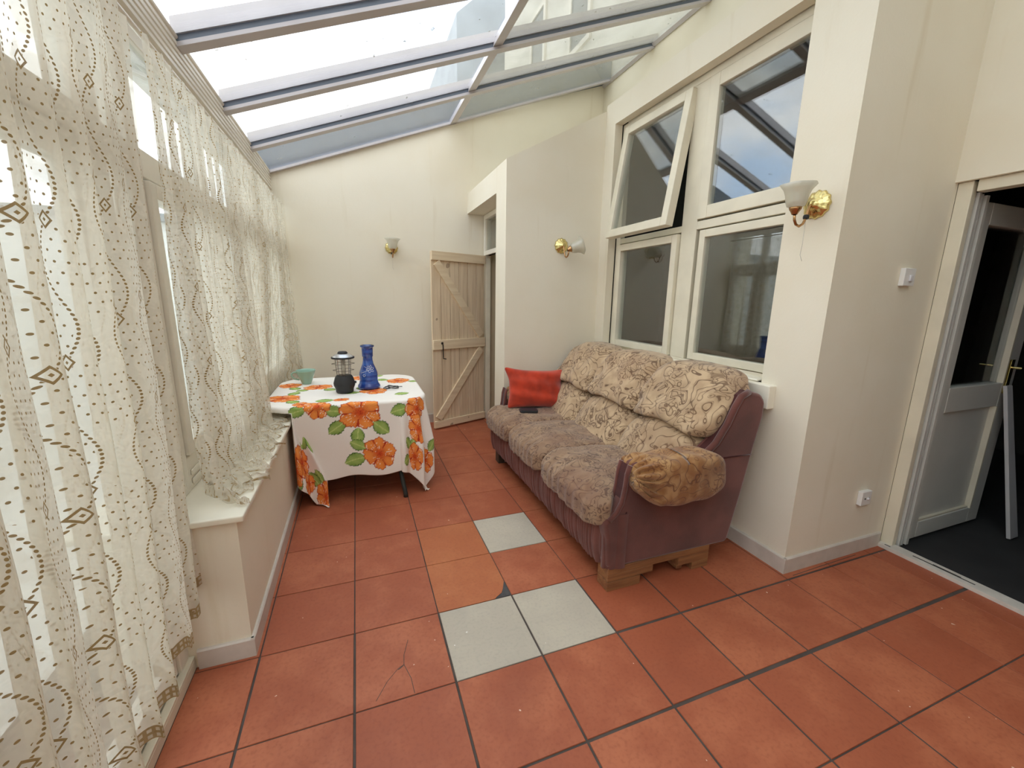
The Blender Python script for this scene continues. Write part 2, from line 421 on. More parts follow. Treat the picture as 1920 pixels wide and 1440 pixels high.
# ---------- floor
cols = [-1.09, -.718, -.345, .025, .400, .773, 1.143, 1.508, 1.877, 2.245, 2.595, 2.951, 3.30]
rows = [-2.98, -2.6, -2.22, -1.85, -1.48, -1.10, -.73, -.405, -.036, .348, .720, 1.102, 1.484, 1.870, 2.256, 2.650, 3.050, 3.45, 3.85]
fb = B(); fb.box(-1.1, 3.13, -2.98, 3.75, -.06, -.004, 0)
tvs = [0.0] * 8
for i in range(len(cols) - 1):
    for j in range(len(rows) - 1):
        x0, x1, y0, y1 = cols[i], cols[i + 1], rows[j], rows[j + 1]
        gx0 = gx1 = gy0 = gy1 = .0023
        def gyw(y, x):
            if abs(y + .036) < .01 and x > 1.5: return .0055
            if abs(y + .036) < .01 and x > 1.14: return .0065
            if abs(y + .405) < .01: return .004 + .0045 * min(1, max(0, (x - .4) / 1.2))
            return .0023
        gy0 = gyw(y0, x0); gy1 = gyw(y1, x0)
        if y0 < -.03 and x0 < 2: gx0 = gx1 = .0042
        x0 += gx0; x1 -= gx1; y0 += gy0; y1 -= gy1
        if x1 < -.56: continue
        x0 = max(x0, -.572); x1 = min(x1, 3.10)
        if x1 <= x0: continue
        mi = 1
        if (i, j) in ((5, 10), (4, 8), (5, 8)): mi = 3
        if (i, j) in ((4, 10), (4, 9)): mi = 2
        tv = random.random()
        if (i, j) == (4, 9):       # tile with the broken corner
            r = .1; pts = [(x0, y0)] + [(x1 - .085, y0), (x1 - .07, y0 + .012), (x1 - .04, y0 + .03), (x1 - .022, y0 + .06), (x1, y0 + .11)] + [(x1, y1), (x0, y1)]
            fb.prism(pts, 2, -.004, 0, mi); tvs += [tv] * (2 * len(pts))
        else:
            e = .0012
            v = [(x0, y0, -.003), (x1, y0, -.003), (x1, y1, -.003), (x0, y1, -.003), (x0 + e, y0 + e, 0), (x1 - e, y0 + e, 0), (x1 - e, y1 - e, 0), (x0 + e, y1 - e, 0)]
            fb.add(v, [(4, 5, 6, 7), (0, 1, 5, 4), (1, 2, 6, 5), (2, 3, 7, 6), (3, 0, 4, 7)], mi); tvs += [tv] * 8
# cracks and old cut strips
def crack(pts, w=.0012):
    for a, b in zip(pts, pts[1:]):
        d = Vector((b[0] - a[0], b[1] - a[1])).normalized() * w; n = (-d[1], d[0])
        fb.add([(a[0] - n[0], a[1] - n[1], .0003), (b[0] - n[0], b[1] - n[1], .0003), (b[0] + n[0], b[1] + n[1], .0003), (a[0] + n[0], a[1] + n[1], .0003)], [(0, 1, 2, 3)], 0); tvs.extend([0] * 4)
crack([(.10, -.015), (.145, .055), (.19, .10), (.215, .112), (.235, .04), (.24, -.03)]); crack([(.215, .112), (.22, .16), (.245, .235)]); crack([(.19, .095), (.20, .10), (.215, .112)], .002)
crack([(2.30, -.022), (2.55, -.016), (2.85, -.012)], .002)
fb.add([(.66, .352, -.0015), (.771, .352, -.0015), (.771, .47, -.0015)], [(0, 1, 2)], 4); tvs += [0] * 3
fl = struct(fb.go('floor', [M_grout, M_terra, M_terra2, M_greytile, M_patch]))
a = fl.data.attributes.new('tilevar', 'FLOAT', 'POINT'); a.data.foreach_set('value', tvs[:len(fl.data.vertices)])

# ---------- walls
w = B(); xs = [-.95, .2, 1.2] + [1.2 + 2.2 * (k / 14) for k in range(1, 15)]
for a_, b2 in zip(xs, xs[1:]):
    w.add([(a_, yfar(a_), 0), (b2, yfar(b2), 0), (b2, yfar(b2), zroof(b2) + .0), (a_, yfar(a_), zroof(a_) + .0),
           (a_, yfar(a_) + .2, 0), (b2, yfar(b2) + .2, 0), (b2, yfar(b2) + .2, zroof(b2)), (a_, yfar(a_) + .2, zroof(a_))],
          [(0, 1, 2, 3), (5, 4, 7, 6), (3, 2, 6, 7), (0, 4, 5, 1)] + ([(0, 3, 7, 4)] if a_ == xs[0] else []) + ([(1, 5, 6, 2)] if b2 == xs[-1] else []))
struct(w.go('wall_far', M_wall))
w = B()                                            # house wall with the doorway on the right
w.box(XH, XH + .03, .018, 3.75, 0, 4.05); w.box(XH, XH + .03, -3.2, -.86, 0, 4.05); w.box(XH, XH + .03, -.86, .018, 2.112, 4.05)
w.box(XH + .03, XH + .06, -3.2, -.86, 0, 4.05)
struct(w.go('wall_right', M_wall))
w = B()                                            # bay wall that carries the big window
y0, y1, z0, z1 = .31, 1.985, 1.03, 2.945
w.box(XB, XB + .073, .018, y0, 0, 3.135); w.box(XB, XB + .073, y1, 2.13, 0, 3.135); w.box(XB, XB + .073, y0, y1, 0, z0); w.box(XB, XB + .073, y0, y1, z1, 3.135)
w.box(XB + .073, XH, .018, .10, 0, 3.135); w.box(XB + .073, XH, .10, 2.13, 3.06, 3.135)
struct(w.go('wall_bay', M_wall))
w = B()                                            # closet block in the far corner
XP = 1.345
w.prism([(XP, 0), (XB + .13, 0), (XB + .13, 3.162), (XP, 2.605)], 1, 2.13, 2.23)
w.box(XP, XP + .2, 2.23, 2.40, 0, 2.52)
w.box(XP, XP + .2, 2.40, YF, 2.395, 2.52)
w.prism([(XP, 2.52), (XP, 2.605), (XH, 3.529), (XH, 3.44)], 1, 2.23, YF)
struct(w.go('wall_closet', M_wall))
w = B()                                            # low wall under the windows
w.box(-.80, -.372, .375, 3.44, 0, .615)
struct(w.go('wall_left', M_wall))
w = B(); w.box(-.95, 3.2, -3.2, -3.0, 0, 2.5); w.prism([(-.95, 2.5), (3.2, 2.5), (3.2, zroof(3.2)), (-.95, zroof(-.95))], 1, -3.2, -3.0)
struct(w.go('wall_back', M_wall))
# interior behind the bay windows
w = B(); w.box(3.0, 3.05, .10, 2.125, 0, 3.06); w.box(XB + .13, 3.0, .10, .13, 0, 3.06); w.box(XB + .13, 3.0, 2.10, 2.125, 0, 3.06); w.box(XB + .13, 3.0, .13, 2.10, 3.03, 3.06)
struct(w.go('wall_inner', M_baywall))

# baseboards
def base(name, p, q, nx, ny, h=.092, t=.014):
    b = B(); x0, y0 = p; x1, y1 = q
    v = []
    for (x, y) in (p, q):
        for (d, z) in ((0, 0), (t, 0), (t, h - .006), (t - .005, h), (0, h)): v.append((x + nx * d, y + ny * d, z))
    f = [(i, (i + 1) % 5, 5 + (i + 1) % 5, 5 + i) for i in range(5)] + [(0, 1, 2, 3, 4), (9, 8, 7, 6, 5)]
    b.add(v, f); return struct(b.go(name, M_skirt))
base('baseboard_bay', (XB, .0045), (XB, 2.13), -1, 0)
base('baseboard_return', (XB - .0135, .0178), (XH, .018), 0, -1)
base('baseboard_left', (-.3725, .3618), (-.372, 3.44), 1, 0, .085)
base('baseboard_end', (-.56, .3748), (-.3592, .3748), 0, -1, .085)
base('baseboard_far', (-.37, YF), (1.5, YF), 0, -1, .105)
base('baseboard_closet', (XP - .01, 2.13), (XB, 2.13), 0, -1)
b = B(); b.box(-.90, -.342, .352, 3.44, .615, .642); struct(b.go('trim_1', M_sill, bev=.006))       # long window sill
b = B(); b.box(XH - .01, XH + .07, -.86, .012, 0, .022, 0)
b.box(3.125, 3.135, -.42, -.15, .0221, .0225, 1); b.box(3.103, 3.112, -.05, -.02, .0221, .0225, 1); b.box(3.13, 3.142, -.36, -.24, .0221, .0226, 1)
struct(b.go('trim_2', [plain('worn_threshold_white', (214, 208, 198), .5, var=.14, vscale=14), M_dark]))
b = B(); b.box(-.66, -.572, -1.9, .375, 0, .045); b.box(-.60, -.572, -1.9, .375, .045, .058); b.box(-.655, -.635, -1.9, .375, .045, .06)
struct(b.go('trim_3', M_pvcold, bev=.003))

# ---------- glazed roof
ce = sempty('ceiling', (0, 0, 0))
raf = [-2.98, -2.27, -1.54, -.82, -.09, .635, 1.36, 2.085, 2.81]       # far lower edge of each rafter (seen on the glass line)
xe, xt = -.60, 3.12
def slab(bb, y0, y1, d0, d1, mi=0, xa=xe, xb=xt):   # bar running up the slope between depths d below the glass
    v = []
    for x in (xa, xb):
        for (y, d) in ((y0, d0), (y1, d0), (y1, d1), (y0, d1)): v.append((x, y, zroof(x) - d))
    bb.add(v, [(0, 1, 2, 3), (7, 6, 5, 4), (0, 4, 5, 1), (1, 5, 6, 2), (2, 6, 7, 3), (3, 7, 4, 0)], mi)
for y in raf:
    b = B(); yb = y - .172
    slab(b, yb, yb + .060, .024, .040, 0); slab(b, yb - .005, yb + .066, .040, .046, 0); slab(b, yb + .004, yb + .056, -.004, .024, 1); slab(b, yb - .008, yb + .068, -.075, -.004, 0)
    b.go('rafter', [M_rafter, M_gasket], ce)
ys = [-3.0] + [y - .142 for y in raf[1:]] + [3.46]
for k, (a_, c_) in enumerate(zip(ys, ys[1:])):
    last = k == len(ys) - 2
    for (xa, xb) in ((xe, 1.19), (1.19, xt)):
        b = B(); slab(b, a_, c_, -.004, .002, 0, xa, xb)
        o = b.go('roof_pane', M_upglass if xa > 1 else M_roofglass, ce)
b = B(); slab(b, -3.0, 3.46, -.002, .022, 0, 1.155, 1.225); slab(b, -3.0, 3.46, -.03, -.004, 0, 1.16, 1.22); b.go('purlin', M_rafter, ce)
b = B()                                             # fluted eaves beam
prof = [(-.80, 2.44), (-.64, 2.44), (-.60, 2.455)]
z = 2.462
for k in range(5):
    prof += [(-.597, z), (-.583, z + .004), (-.583, z + .020), (-.597, z + .024)]; z += .029
prof += [(-.58, 2.612), (-.578, 2.622), (-.62, 2.66), (-.80, 2.66)]
b.prism(prof, 1, -3.0, 3.44); b.go('eaves_beam', M_pvc, ce)
b = B(); slab(b, 3.392, 3.44, .0, .022, 0, xe, 3.12); b.go('wall_bead', M_rafter, ce)
b = B(); slab(b, 3.462, 3.70, -.26, .0, 0, -.8, 3.12); b.go('parapet', M_parapet, ce)
b = B(); b.prism([(3.06, zroof(3.06) - .002), (3.10, zroof(3.1) - .002), (3.10, zroof(3.1) - .035), (3.085, zroof(3.085) - .035)], 1, -3.0, 3.56); b.go('wall_flashing', M_rafter, ce)

# ---------- windows on the left (PVC frames over the low wall)
def pane_frame(name, ax, c0, c1, a0, a1, z0, z1, w=.05, mat=None, parent=None, bev=.004):
    """rectangular ring frame; ax=0: lies in a plane of constant x between c0..c1, spans y a0..a1"""
    b = B()
    def bx(p0, p1, q0, q1):
        if ax == 0: b.box(c0, c1, p0, p1, q0, q1)
        else: b.box(p0, p1, c0, c1, q0, q1)
    bx(a0, a0 + w, z0, z1); bx(a1 - w, a1, z0, z1); bx(a0 + w, a1 - w, z0, z0 + w); bx(a0 + w, a1 - w, z1 - w, z1)
    return b.go(name, mat or M_pvc, parent, bev=bev)
def pane(ax, c0, c1, a0, a1, z0, z1, parent, mat=None, name='pane'):
    b = B()
    if ax == 0: b.box(c0, c1, a0, a1, z0, z1)
    else: b.box(a0, a1, c0, c1, z0, z1)
    return b.go(name, mat or M_glass, parent)
mull = [.375, .62, 1.40, 2.17, 2.94, 3.44]
for k in range(len(mull) - 1):
    wn = sempty('window_%d' % (k + 2), (-.63, (mull[k] + mull[k + 1]) / 2, .642))
    y0, y1 = mull[k] + (.0 if k else .0), mull[k + 1]
    b = B(); b.box(-.67, -.60, y0, y0 + .04, .642, 2.44); b.box(-.67, -.60, y1 - .04, y1, .642, 2.44); b.box(-.67, -.60, y0 + .04, y1 - .04, .642, .79); b.box(-.67, -.60, y0 + .04, y1 - .04, 2.38, 2.44); b.box(-.67, -.60, y0 + .04, y1 - .04, 1.90, 2.00)
    b.box(-.60, -.592, y0 + .06, y1 - .06, .665, .69); b.box(-.60, -.592, y0 + .06, y1 - .06, .705, .73)
    b.go('window_frame', M_pvc, wn, bev=.004)
    if k:
        pane_frame('sash', 0, -.655, -.585, y0 + .045, y1 - .045, .80, 1.89, .055, M_pvc, wn)
        pane(0, -.635, -.615, y0 + .09, y1 - .09, .85, 1.84, wn)
    else: pane(0, -.635, -.615, y0 + .04, y1 - .04, .79, 1.90, wn)
    pane(0, -.635, -.615, y0 + .04, y1 - .04, 2.0, 2.38, wn)
# patio doors nearer the camera, behind the long curtain
d3 = sempty('door_3', (-.62, -.6, .045))
b = B(); b.box(-.67, -.59, .30, .375, .045, 2.44); b.box(-.67, -.59, -2.95, .30, 2.38, 2.44); b.box(-.67, -.59, -2.95, .30, 1.92, 2.0); b.go('door_frame', M_pvc, d3, bev=.004)
for (a_, c_) in ((-.50, .295), (-1.30, -.51), (-2.1, -1.31), (-2.9, -2.11)):
    pane_frame('door_leaf', 0, -.655, -.60, a_, c_, .062, 1.915, .085, M_pvc, d3); pane(0, -.64, -.62, a_ + .085, c_ - .085, .147, 1.83, d3)
    pane(0, -.64, -.62, a_, c_, 2.0, 2.38, d3)

# ---------- big bay window
w1 = sempty('window_1', (XB + .09, 1.15, 1.03))
b = B(); F0, F1 = XB + .085, XB + .13
b.box(F0, F1, 1.925, 1.99, 1.03, 2.945); b.box(F0, F1, .105, .14, 1.03, 2.945); b.box(F0, F1, .14, 1.925, 1.02, 1.065); b.box(F0, F1, .14, 1.925, 2.905, 2.955)
b.box(F0, F1, 1.025, 1.17, 1.065, 2.905); b.box(F0, F1, .14, 1.025, 1.965, 2.02); b.box(F0, F1, 1.17, 1.925, 1.965, 2.01); b.go('window_frame', M_pvcold, w1, bev=.004)
# fixed/closed lights
G0 = XB + .074
pane_frame('casement', 0, XB + .055, F1, 1.175, 1.925, 1.07, 1.955, .055, M_pvcold, w1); pane(0, XB + .088, XB + .104, 1.225, 1.875, 1.12, 1.90, w1)
pane_frame('casement', 0, G0, F1, .12, 1.02, 2.03, 2.90, .08, M_pvcold, w1); pane(0, XB + .09, XB + .106, .19, .945, 2.10, 2.83, w1)
pane_frame('glazing_bead', 0, G0 + .004, F1, .12, .985, 1.07, 1.955, .05, M_pvcold, w1); pane(0, XB + .094, XB + .108, .16, .94, 1.115, 1.91, w1)
# tilted fanlight, hinged at the top
sa = bpy.data.objects.new('fanlight', None); C.objects.link(sa); sa.parent = w1; sa.location = (0, .38, 1.86); sa['_o'] = (0, 0, 0)
hinge = (XB + .085, 1.53, 2.89); sa.location = (hinge[0] - w1.location[0], hinge[1] - w1.location[1], hinge[2] - w1.location[2]); sa.rotation_euler = (0, math.radians(8.5), 0)
b = B(); b.box(-.035, .03, -.385, -.32, -.90, 0); b.box(-.035, .03, .32, .385, -.90, 0); b.box(-.035, .03, -.32, .32, -.90, -.835); b.box(-.035, .03, -.32, .32, -.065, 0); b.go('fanlight_frame', M_pvcold, sa, bev=.005)
b = B(); b.box(-.012, .004, -.325, .325, -.84, -.06); b.go('fanlight_pane', M_glass, sa)
b = B(); b.box(.035, .05, -.06, -.04, -.885, -.80); b.go('fanlight_stay', M_silver, sa)
b = B(); b.box(XB - .05, XB + .10, .215, 2.0, .895, 1.03); b.box(XB - .01, XB + .1, .33, 1.98, 1.03, 1.045)
struct(b.go('trim_4', M_sill, bev=.008))

# ---------- closet door frame, transom window, plank door
b = B(); X0 = XP + .2
b.box(X0, X0 + .06, YF - .06, YF, 0, 2.395); b.box(X0, X0 + .06, 2.40, 2.46, 0, 2.395); b.box(X0, X0 + .06, 2.46, YF - .06, 1.95, 2.0); b.box(X0, X0 + .06, 2.46, YF - .06, 2.365, 2.395)
struct(b.go('trim_5', M_pvcold, bev=.004))
wt = sempty('window_7', (X0, 2.9, 2.0)); pane_frame('window_frame', 0, X0 - .012, X0 + .05, 2.46, YF - .005, 1.95, 2.39, .05, M_pvc, wt); pane(0, X0 + .015, X0 + .03, 2.50, YF - .05, 2.0, 2.34, wt)
b = B(); b.box(X0 + .9, X0 + .95, 2.23, YF, 0, 2.6); b.box(X0 + .06, X0 + .95, YF - .03, YF, 0, 2.6); b.box(X0 + .06, X0 + .95, 2.23, 2.26, 0, 2.5)
struct(b.go('wall_closet_inside', M_jamb))
P0 = Vector((.868, 3.125, 0)); P1 = Vector((1.528, 3.385, 0)); dd = (P1 - P0); dl = dd.length; ang = math.atan2(dd.y, dd.x)
dr = bpy.data.objects.new('door_1', None); C.objects.link(dr); dr.location = P0; dr.rotation_euler = (0, 0, ang); dr['_o'] = (0, 0, 0); dr['kind'] = 'structure'
b = B(); n = 6; pw = dl / n                 # matchboard planks
for k in range(n):
    b.box(k * pw + .003, (k + 1) * pw - .003, .0, .02, .015, 1.945)
b.box(0.004, dl - .004, .014, .019, .02, 1.94)
b.go('plank_panel', M_plank, dr, bev=.002)
for (z0, z1) in ((1.855, 1.947), (.91, 1.015), (.02, .10)):
    b = B(); b.box(0, dl, -.024, 0, z0, z1)
    for k in range(5): b.lathe([(.004, 0), (.003, .001)], 0, 0, 8)
    b = B(); b.box(0, dl, -.024, 0, z0, z1); b.go('ledge', M_plank2, dr, bev=.003)
def brace(xa, za, xb, zb, w=.085):
    d = Vector((xb - xa, zb - za)).normalized(); nn = Vector((-d.y, d.x)) * w / 2
    poly = [(xa - nn.x, za - nn.y), (xb - nn.x, zb - nn.y), (xb + nn.x, zb + nn.y), (xa + nn.x, za + nn.y)]
    # clip ends flat with the ledges
    b = B(); b.prism(poly, 1, -.023, 0); b.go('brace', M_plank2, dr, bev=.003)
brace(.06, 1.835, dl - .055, 1.04); brace(dl - .055, .885, .05, .125)
b = B(); b.tube([(.105, -.03, .975), (.105, -.045, .96), (.112, -.04, .90), (.112, -.035, .83), (.105, -.045, .815), (.135, -.05, .805)], .0055, 8); b.lathe([(.014, -.004), (.014, .004)], 0, 0, 10)
b = B(); b.tube([(.105, -.026, .98), (.105, -.045, .965), (.110, -.04, .90), (.112, -.036, .83), (.105, -.045, .815), (.14, -.05, .805)], .006, 8); b.puff((.105, -.03, .98), (.014, .008, .014), 2.2, 6); b.go('latch_hook', M_iron, dr, smooth=True)

# ---------- right doorway: frame, PVC leaf, dark room
b = B()
b.box(3.13, 3.172, -.045, .018, 0, 2.112); b.box(3.13, 3.20, -.86, -.06, 2.055, 2.112); b.box(3.13, 3.2, -.86, -.82, 0, 2.055)
struct(b.go('trim_6', M_pvcold, bev=.004))
b = B(); b.box(3.19, 3.208, -.052, .03, .01, 2.06); b.box(3.222, 3.234, -.05, .03, .01, 2.055); b.box(3.252, 3.278, -.056, .03, .01, 2.05); b.box(3.172, 3.28, -.028, .03, .01, 2.06, 0)
struct(b.go('trim_7', M_leaf))
d2 = sempty('door_2', (3.29, 0, .02))
LX0, LX1 = 3.285, 4.10
b = B(); ya, yb = -.035, .03
b.box(LX0, LX0 + .10, ya, yb, .02, 2.03); b.box(LX1 - .13, LX1, ya, yb, .02, 2.03); b.box(LX0 + .1, LX1 - .13, ya, yb, .02, .13); b.box(LX0 + .1, LX1 - .13, ya, yb, .845, 1.0); b.box(LX0 + .1, LX1 - .13, ya, yb, 1.915, 2.03)
b.go('door_leaf', M_leaf, d2, bev=.006)
b = B(); b.box(LX0 + .1, LX1 - .13, -.012, .012, .13, .845); b.go('door_panel', M_leaf, d2)
pane(1, -.012, .006, LX0 + .09, LX1 - .12, .99, 1.925, d2)
b = B(); b.box(LX1 - .145, LX1 - .13, -.042, -.01, .13, .845); b.box(LX1 - .145, LX1 - .13, -.042, -.01, 1.0, 1.915); b.box(LX0 + .1, LX1 - .13, -.03, -.012, .13, .142); b.go('glazing_bead', M_pvcold, d2)
b = B(); b.box(LX1 - .115, LX1 - .075, -.047, -.035, .93, 1.15); b.tube([(LX1 - .095, -.045, 1.10), (LX1 - .095, -.085, 1.10), (LX1 - .06, -.09, 1.10), (LX1 + .03, -.088, 1.098)], .009, 10); b.go('door_handle', M_brass, d2, bev=.003)
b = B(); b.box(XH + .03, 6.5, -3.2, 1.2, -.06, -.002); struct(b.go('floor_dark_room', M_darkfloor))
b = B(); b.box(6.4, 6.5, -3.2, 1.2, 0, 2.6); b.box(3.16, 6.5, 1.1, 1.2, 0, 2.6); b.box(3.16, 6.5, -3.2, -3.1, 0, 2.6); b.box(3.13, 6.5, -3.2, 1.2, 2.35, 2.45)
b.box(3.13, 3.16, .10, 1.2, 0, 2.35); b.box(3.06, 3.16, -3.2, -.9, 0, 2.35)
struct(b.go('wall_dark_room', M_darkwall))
def board(p, q, w, t, name, label, grp):
    p, q = Vector(p), Vector(q); d = (q - p).normalized(); sd = Vector((1, 0, 0)); nn = d.cross(sd).normalized(); v = []
    for (c, ww) in ((p, w * 1.15), (p * .6 + q * .4, w), (q, w * .8)):
        c = c - p
        v += [c - sd * ww / 2 - nn * t / 2, c + sd * ww / 2 - nn * t / 2, c + sd * ww / 2 + nn * t / 2, c - sd * ww / 2 + nn * t / 2]
    f = [(3, 2, 1, 0), (8, 9, 10, 11)] + [(k * 4 + j, k * 4 + (j + 1) % 4, k * 4 + 4 + (j + 1) % 4, k * 4 + 4 + j) for k in (0, 1) for j in range(4)]
    b = B(); b.add(v, f); o = b.go(name, M_palewood, bev=.003); o.location = p + Vector((0, 0, .008)); tag(o, label, 'board')
board((4.03, -.235, 0), (3.965, -.062, .98), .085, .02, 'leaning_board', 'pale tapered board leaning on the open glazed door below its brass handle', '')
board((4.22, .30, 0), (4.12, .055, 1.0), .10, .02, 'leaning_board', 'pale board leaning behind the open glazed door, half hidden by it', '')

# ---------- outdoors
b = B(); b.box(-9, -.66, -8, 14, -.2, -.1); struct(b.go('ground', M_ground))
nb = thing('garden_outbuilding', 'pale rendered outbuilding with a flat roof outside beyond the lace curtains', 'building', (-2.6, 5.2, -.1))
b = B(); b.box(-6.5, -.98, 4.4, 6.0, -.1, 2.22); b.go('wall', M_out, nb)
b = B(); b.box(-6.6, -.93, 4.32, 6.1, 2.22, 2.30); b.go('roof', M_greybld, nb)
gw = B(); gw.box(-3.2, -3.05, -6, 4.2, -.1, 1.75); tag(gw.go('garden_wall', M_out, origin=(-3.1, 0, -.1)), 'long pale rendered garden wall outside the curtained windows', 'wall')
hb = thing('house', 'pale rendered upper storey of the house seen through the glass roof', 'building', (4.0, 3.0, 4.0))
b = B(); b.box(3.13, 6.5, -4, 7.4, 4.06, 8.2); b.go('wall', M_facade, hb)
for (ya, yb, za, zb) in ((4.0, 4.6, 4.75, 6.0), (5.4, 6.0, 4.75, 6.0), (1.2, 2.2, 4.9, 6.3), (-1.6, -.6, 4.9, 6.3)):
    f = pane_frame('window', 0, 3.09, 3.14, ya, yb, za, zb, .07, M_pvc, hb); b = B(); b.box(3.11, 3.125, ya + .07, yb - .07, za + .07, zb - .07); o = b.go('window_pane', M_winout, hb)
g2 = thing('gabled_house', 'grey slate gable of a neighbouring house beyond the glass roof', 'building', (3.6, 10, 0))
b = B(); b.prism([(2.55, 0), (6.0, 0), (6.0, 7.2), (4.0, 8.9), (2.55, 7.6)], 1, 9.0, 13.0); b.go('gable_wall', M_greybld, g2)
b = B(); b.box(3.2, 3.7, 9.3, 9.8, 8.0, 9.6); b.go('chimney', M_greybld, g2)

# ------------------------------------------------------------ curtains
def fold_noise(n, seed):
    r = np.random.default_rng(seed); k = r.uniform(-1, 1, n + 2)
    def f(t):
        t = min(max(t, 0), .9999) * n; i = int(t); w_ = t - i; w_ = w_ * w_ * (3 - 2 * w_); return k[i] * (1 - w_) + k[i + 1] * w_
    return f
def curtain_mesh(y0t, y1t, y0b, y1b, ztop, path, nfold, amp, full, seed, nu, nv, hem0=0.0):
    """path(s,t) -> (dx, z) with s arc length fraction from the top, t along the rail"""
    fa, fp, fb2 = fold_noise(nfold, seed), fold_noise(nfold * 2, seed + 1), fold_noise(9, seed + 2)
    width = (y1t - y0t) * full; b = B(); Lc = path(0, 0, True)
    def P(t, s):
        s_ = 1 - s
        ph = 2 * pi * (nfold * t + .22 * fp(t) + .06 * fb2(t * .7 + s_ * .3))
        a = amp * (1 + .45 * fa(t)) * (.45 + .75 * min(1, s_ * 1.6))
        dx, z = path(s_, t)
        y = (y0t + (y1t - y0t) * t) * s + (y0b + (y1b - y0b) * t) * s_
        x = -.50 + dx + a * math.sin(ph); y += a * .35 * math.sin(2 * ph + .8) + .008 * fb2(s_)
        return (x, y, z)
    def UV(t, s): return (t * width + seed * .013, s * Lc + hem0)
    b.grid(P, nu, nv, 0, UV); return b
zt = 2.315
def path1(s, t, L=False):
    if L: return 2.0
    yb = -1.25 + 1.57 * t
    zb = .20 + .16 * max(0, min(1, (t - .72) / .28)) + .015 * math.sin(t * 40)
    dx = -.022 * s + .04 * (1 - t) * s
    return (dx, zt + (zb - zt) * s)
b = curtain_mesh(-1.25, .43, -1.25, .335, zt, path1, 13, .034, 1.9, 3, 620, 220, .0)
tag(b.go('lace_curtain', M_lace, smooth=True), 'long sheer embroidered curtain with a tan scalloped hem hanging over the patio door', 'curtain', 'embroidered lace curtains')
nz1, nz2 = fold_noise(60, 21), fold_noise(45, 31)
def path2(s, t, L=False):
    if L: return 2.15
    s1 = .775                                   # part that hangs
    drop = zt - .70
    if s < s1:
        k = s / s1; return (.015 * k + .02 * k ** 3, zt - drop * k)
    k = (s - s1) / (1 - s1)                     # part bunched on the sill, rolling forward
    near = max(0, 1 - t / .05)
    reach = .10 + .045 * nz1(t) + .02 * nz2(t)
    if t > .36: reach *= .75
    x = .035 + (reach) * (1 - (1 - k) ** 1.6) * (1 - .3 * near)
    z = .70 - .045 * min(1, k * 2.2) + .035 * math.sin(k * 9 + 5 * nz2(t)) * (1 - k * .5) * (.6 + .4 * nz1(t)) + .012 * nz2((t * 7) % 1)
    if x > .13: z -= .0
    return (x, max(z, .650))
b = curtain_mesh(.505, 3.38, .415, 3.38, zt, path2, 25, .028, 1.9, 5, 1100, 200, .0)
for i, (x, y, z) in enumerate(b.v):
    if y < 1.0 and z < .95:
        pass
    wnd = min(1, max(0, (y - 1.50) / .12)) * min(1, max(0, (2.86 - y) / .12))
    if z > .71: x -= wnd * max(0, x + .54) * min(1, max(0, (1.75 - z) / .95))
    else: z = z - wnd * max(0, z - .665)
    b.v[i] = (min(x, -.30) if z < .75 else x, min(y, 3.42), z)
tag(b.go('lace_curtain', M_lace2, smooth=True), 'sheer embroidered voile curtain bunched up along the white window sill', 'curtain', 'embroidered lace curtains')
b = B(); b.tube([(-.52, -2.9, 2.335), (-.52, 3.42, 2.335)], .009, 8); tag(b.go('curtain_wire', M_pvc, origin=(-.52, 0, 2.335), smooth=True), 'thin white curtain rod under the fluted eaves beam', 'curtain rod')

# ------------------------------------------------------------ table and cloth
TX0, TX1, TY0, TY1, TZ = -.515, .565, 1.66, 2.70, .735
tcx, tcy = (TX0 + TX1) / 2, (TY0 + TY1) / 2; hx, hy, tr_ = (TX1 - TX0) / 2, (TY1 - TY0) / 2, .2
tt = thing('folding_table', 'square folding table with dark tube legs hidden under the orange floral cloth', 'table', (tcx, tcy, 0))
b = B(); pts = []
for (sx, sy, a0) in ((1, 1, 0), (-1, 1, 90), (-1, -1, 180), (1, -1, 270)):
    for k in range(9):
        a = math.radians(a0 + 90 * k / 8); pts.append((tcx + sx * (hx - .012 - tr_) + tr_ * math.cos(a), tcy + sy * (hy - .012 - tr_) + tr_ * math.sin(a)))
b.prism(pts, 2, TZ - .03, TZ - .003); b.go('tabletop', M_tabletop, tt)
for (sx, sy) in ((1, -1), (-1, -1), (1, 1), (-1, 1)):
    x0 = tcx + sx * (hx - .25); y0 = tcy + sy * (hy - .22)
    xf = .385 if sx > 0 else -.25; yf = 1.60 if sx > 0 else 1.74 if sy < 0 else 2.62; yf = yf if sy < 0 else 2.62
    b = B(); b.tube([(x0, y0, TZ - .03), (x0 + sx * .0, y0, .45), (x0 * .6 + xf * .4, y0 * .6 + yf * .4, .30), (xf, yf, .02), (xf, yf, .0)], [.014, .014, .016, .017, .018], 10); b.go('leg', M_tableleg, tt, smooth=True)
HC = 1.075; NC = 400
g = np.linspace(-HC, HC, NC + 1); Aq, Bq = np.meshgrid(g, g)     # Aq: x, Bq: y in cloth coords
ix, iy = hx - tr_, hy - tr_
qx, qy = np.clip(Aq, -ix, ix), np.clip(Bq, -iy, iy)
dx, dy = Aq - qx, Bq - qy; dist = np.hypot(dx, dy); over = np.maximum(dist - tr_, 0)
nx_, ny_ = np.where(dist > 1e-9, dx / np.maximum(dist, 1e-9), 0), np.where(dist > 1e-9, dy / np.maximum(dist, 1e-9), 0)
rr = np.minimum(dist, tr_); th_ = np.arctan2(dy, dx)
corner = np.sqrt(np.clip(np.abs(np.sin(2 * th_)), 0, 1)) * (np.abs(dx) > 1e-6) * (np.abs(dy) > 1e-6)
sg = np.where(np.abs(dx) > np.abs(dy), Bq, Aq)
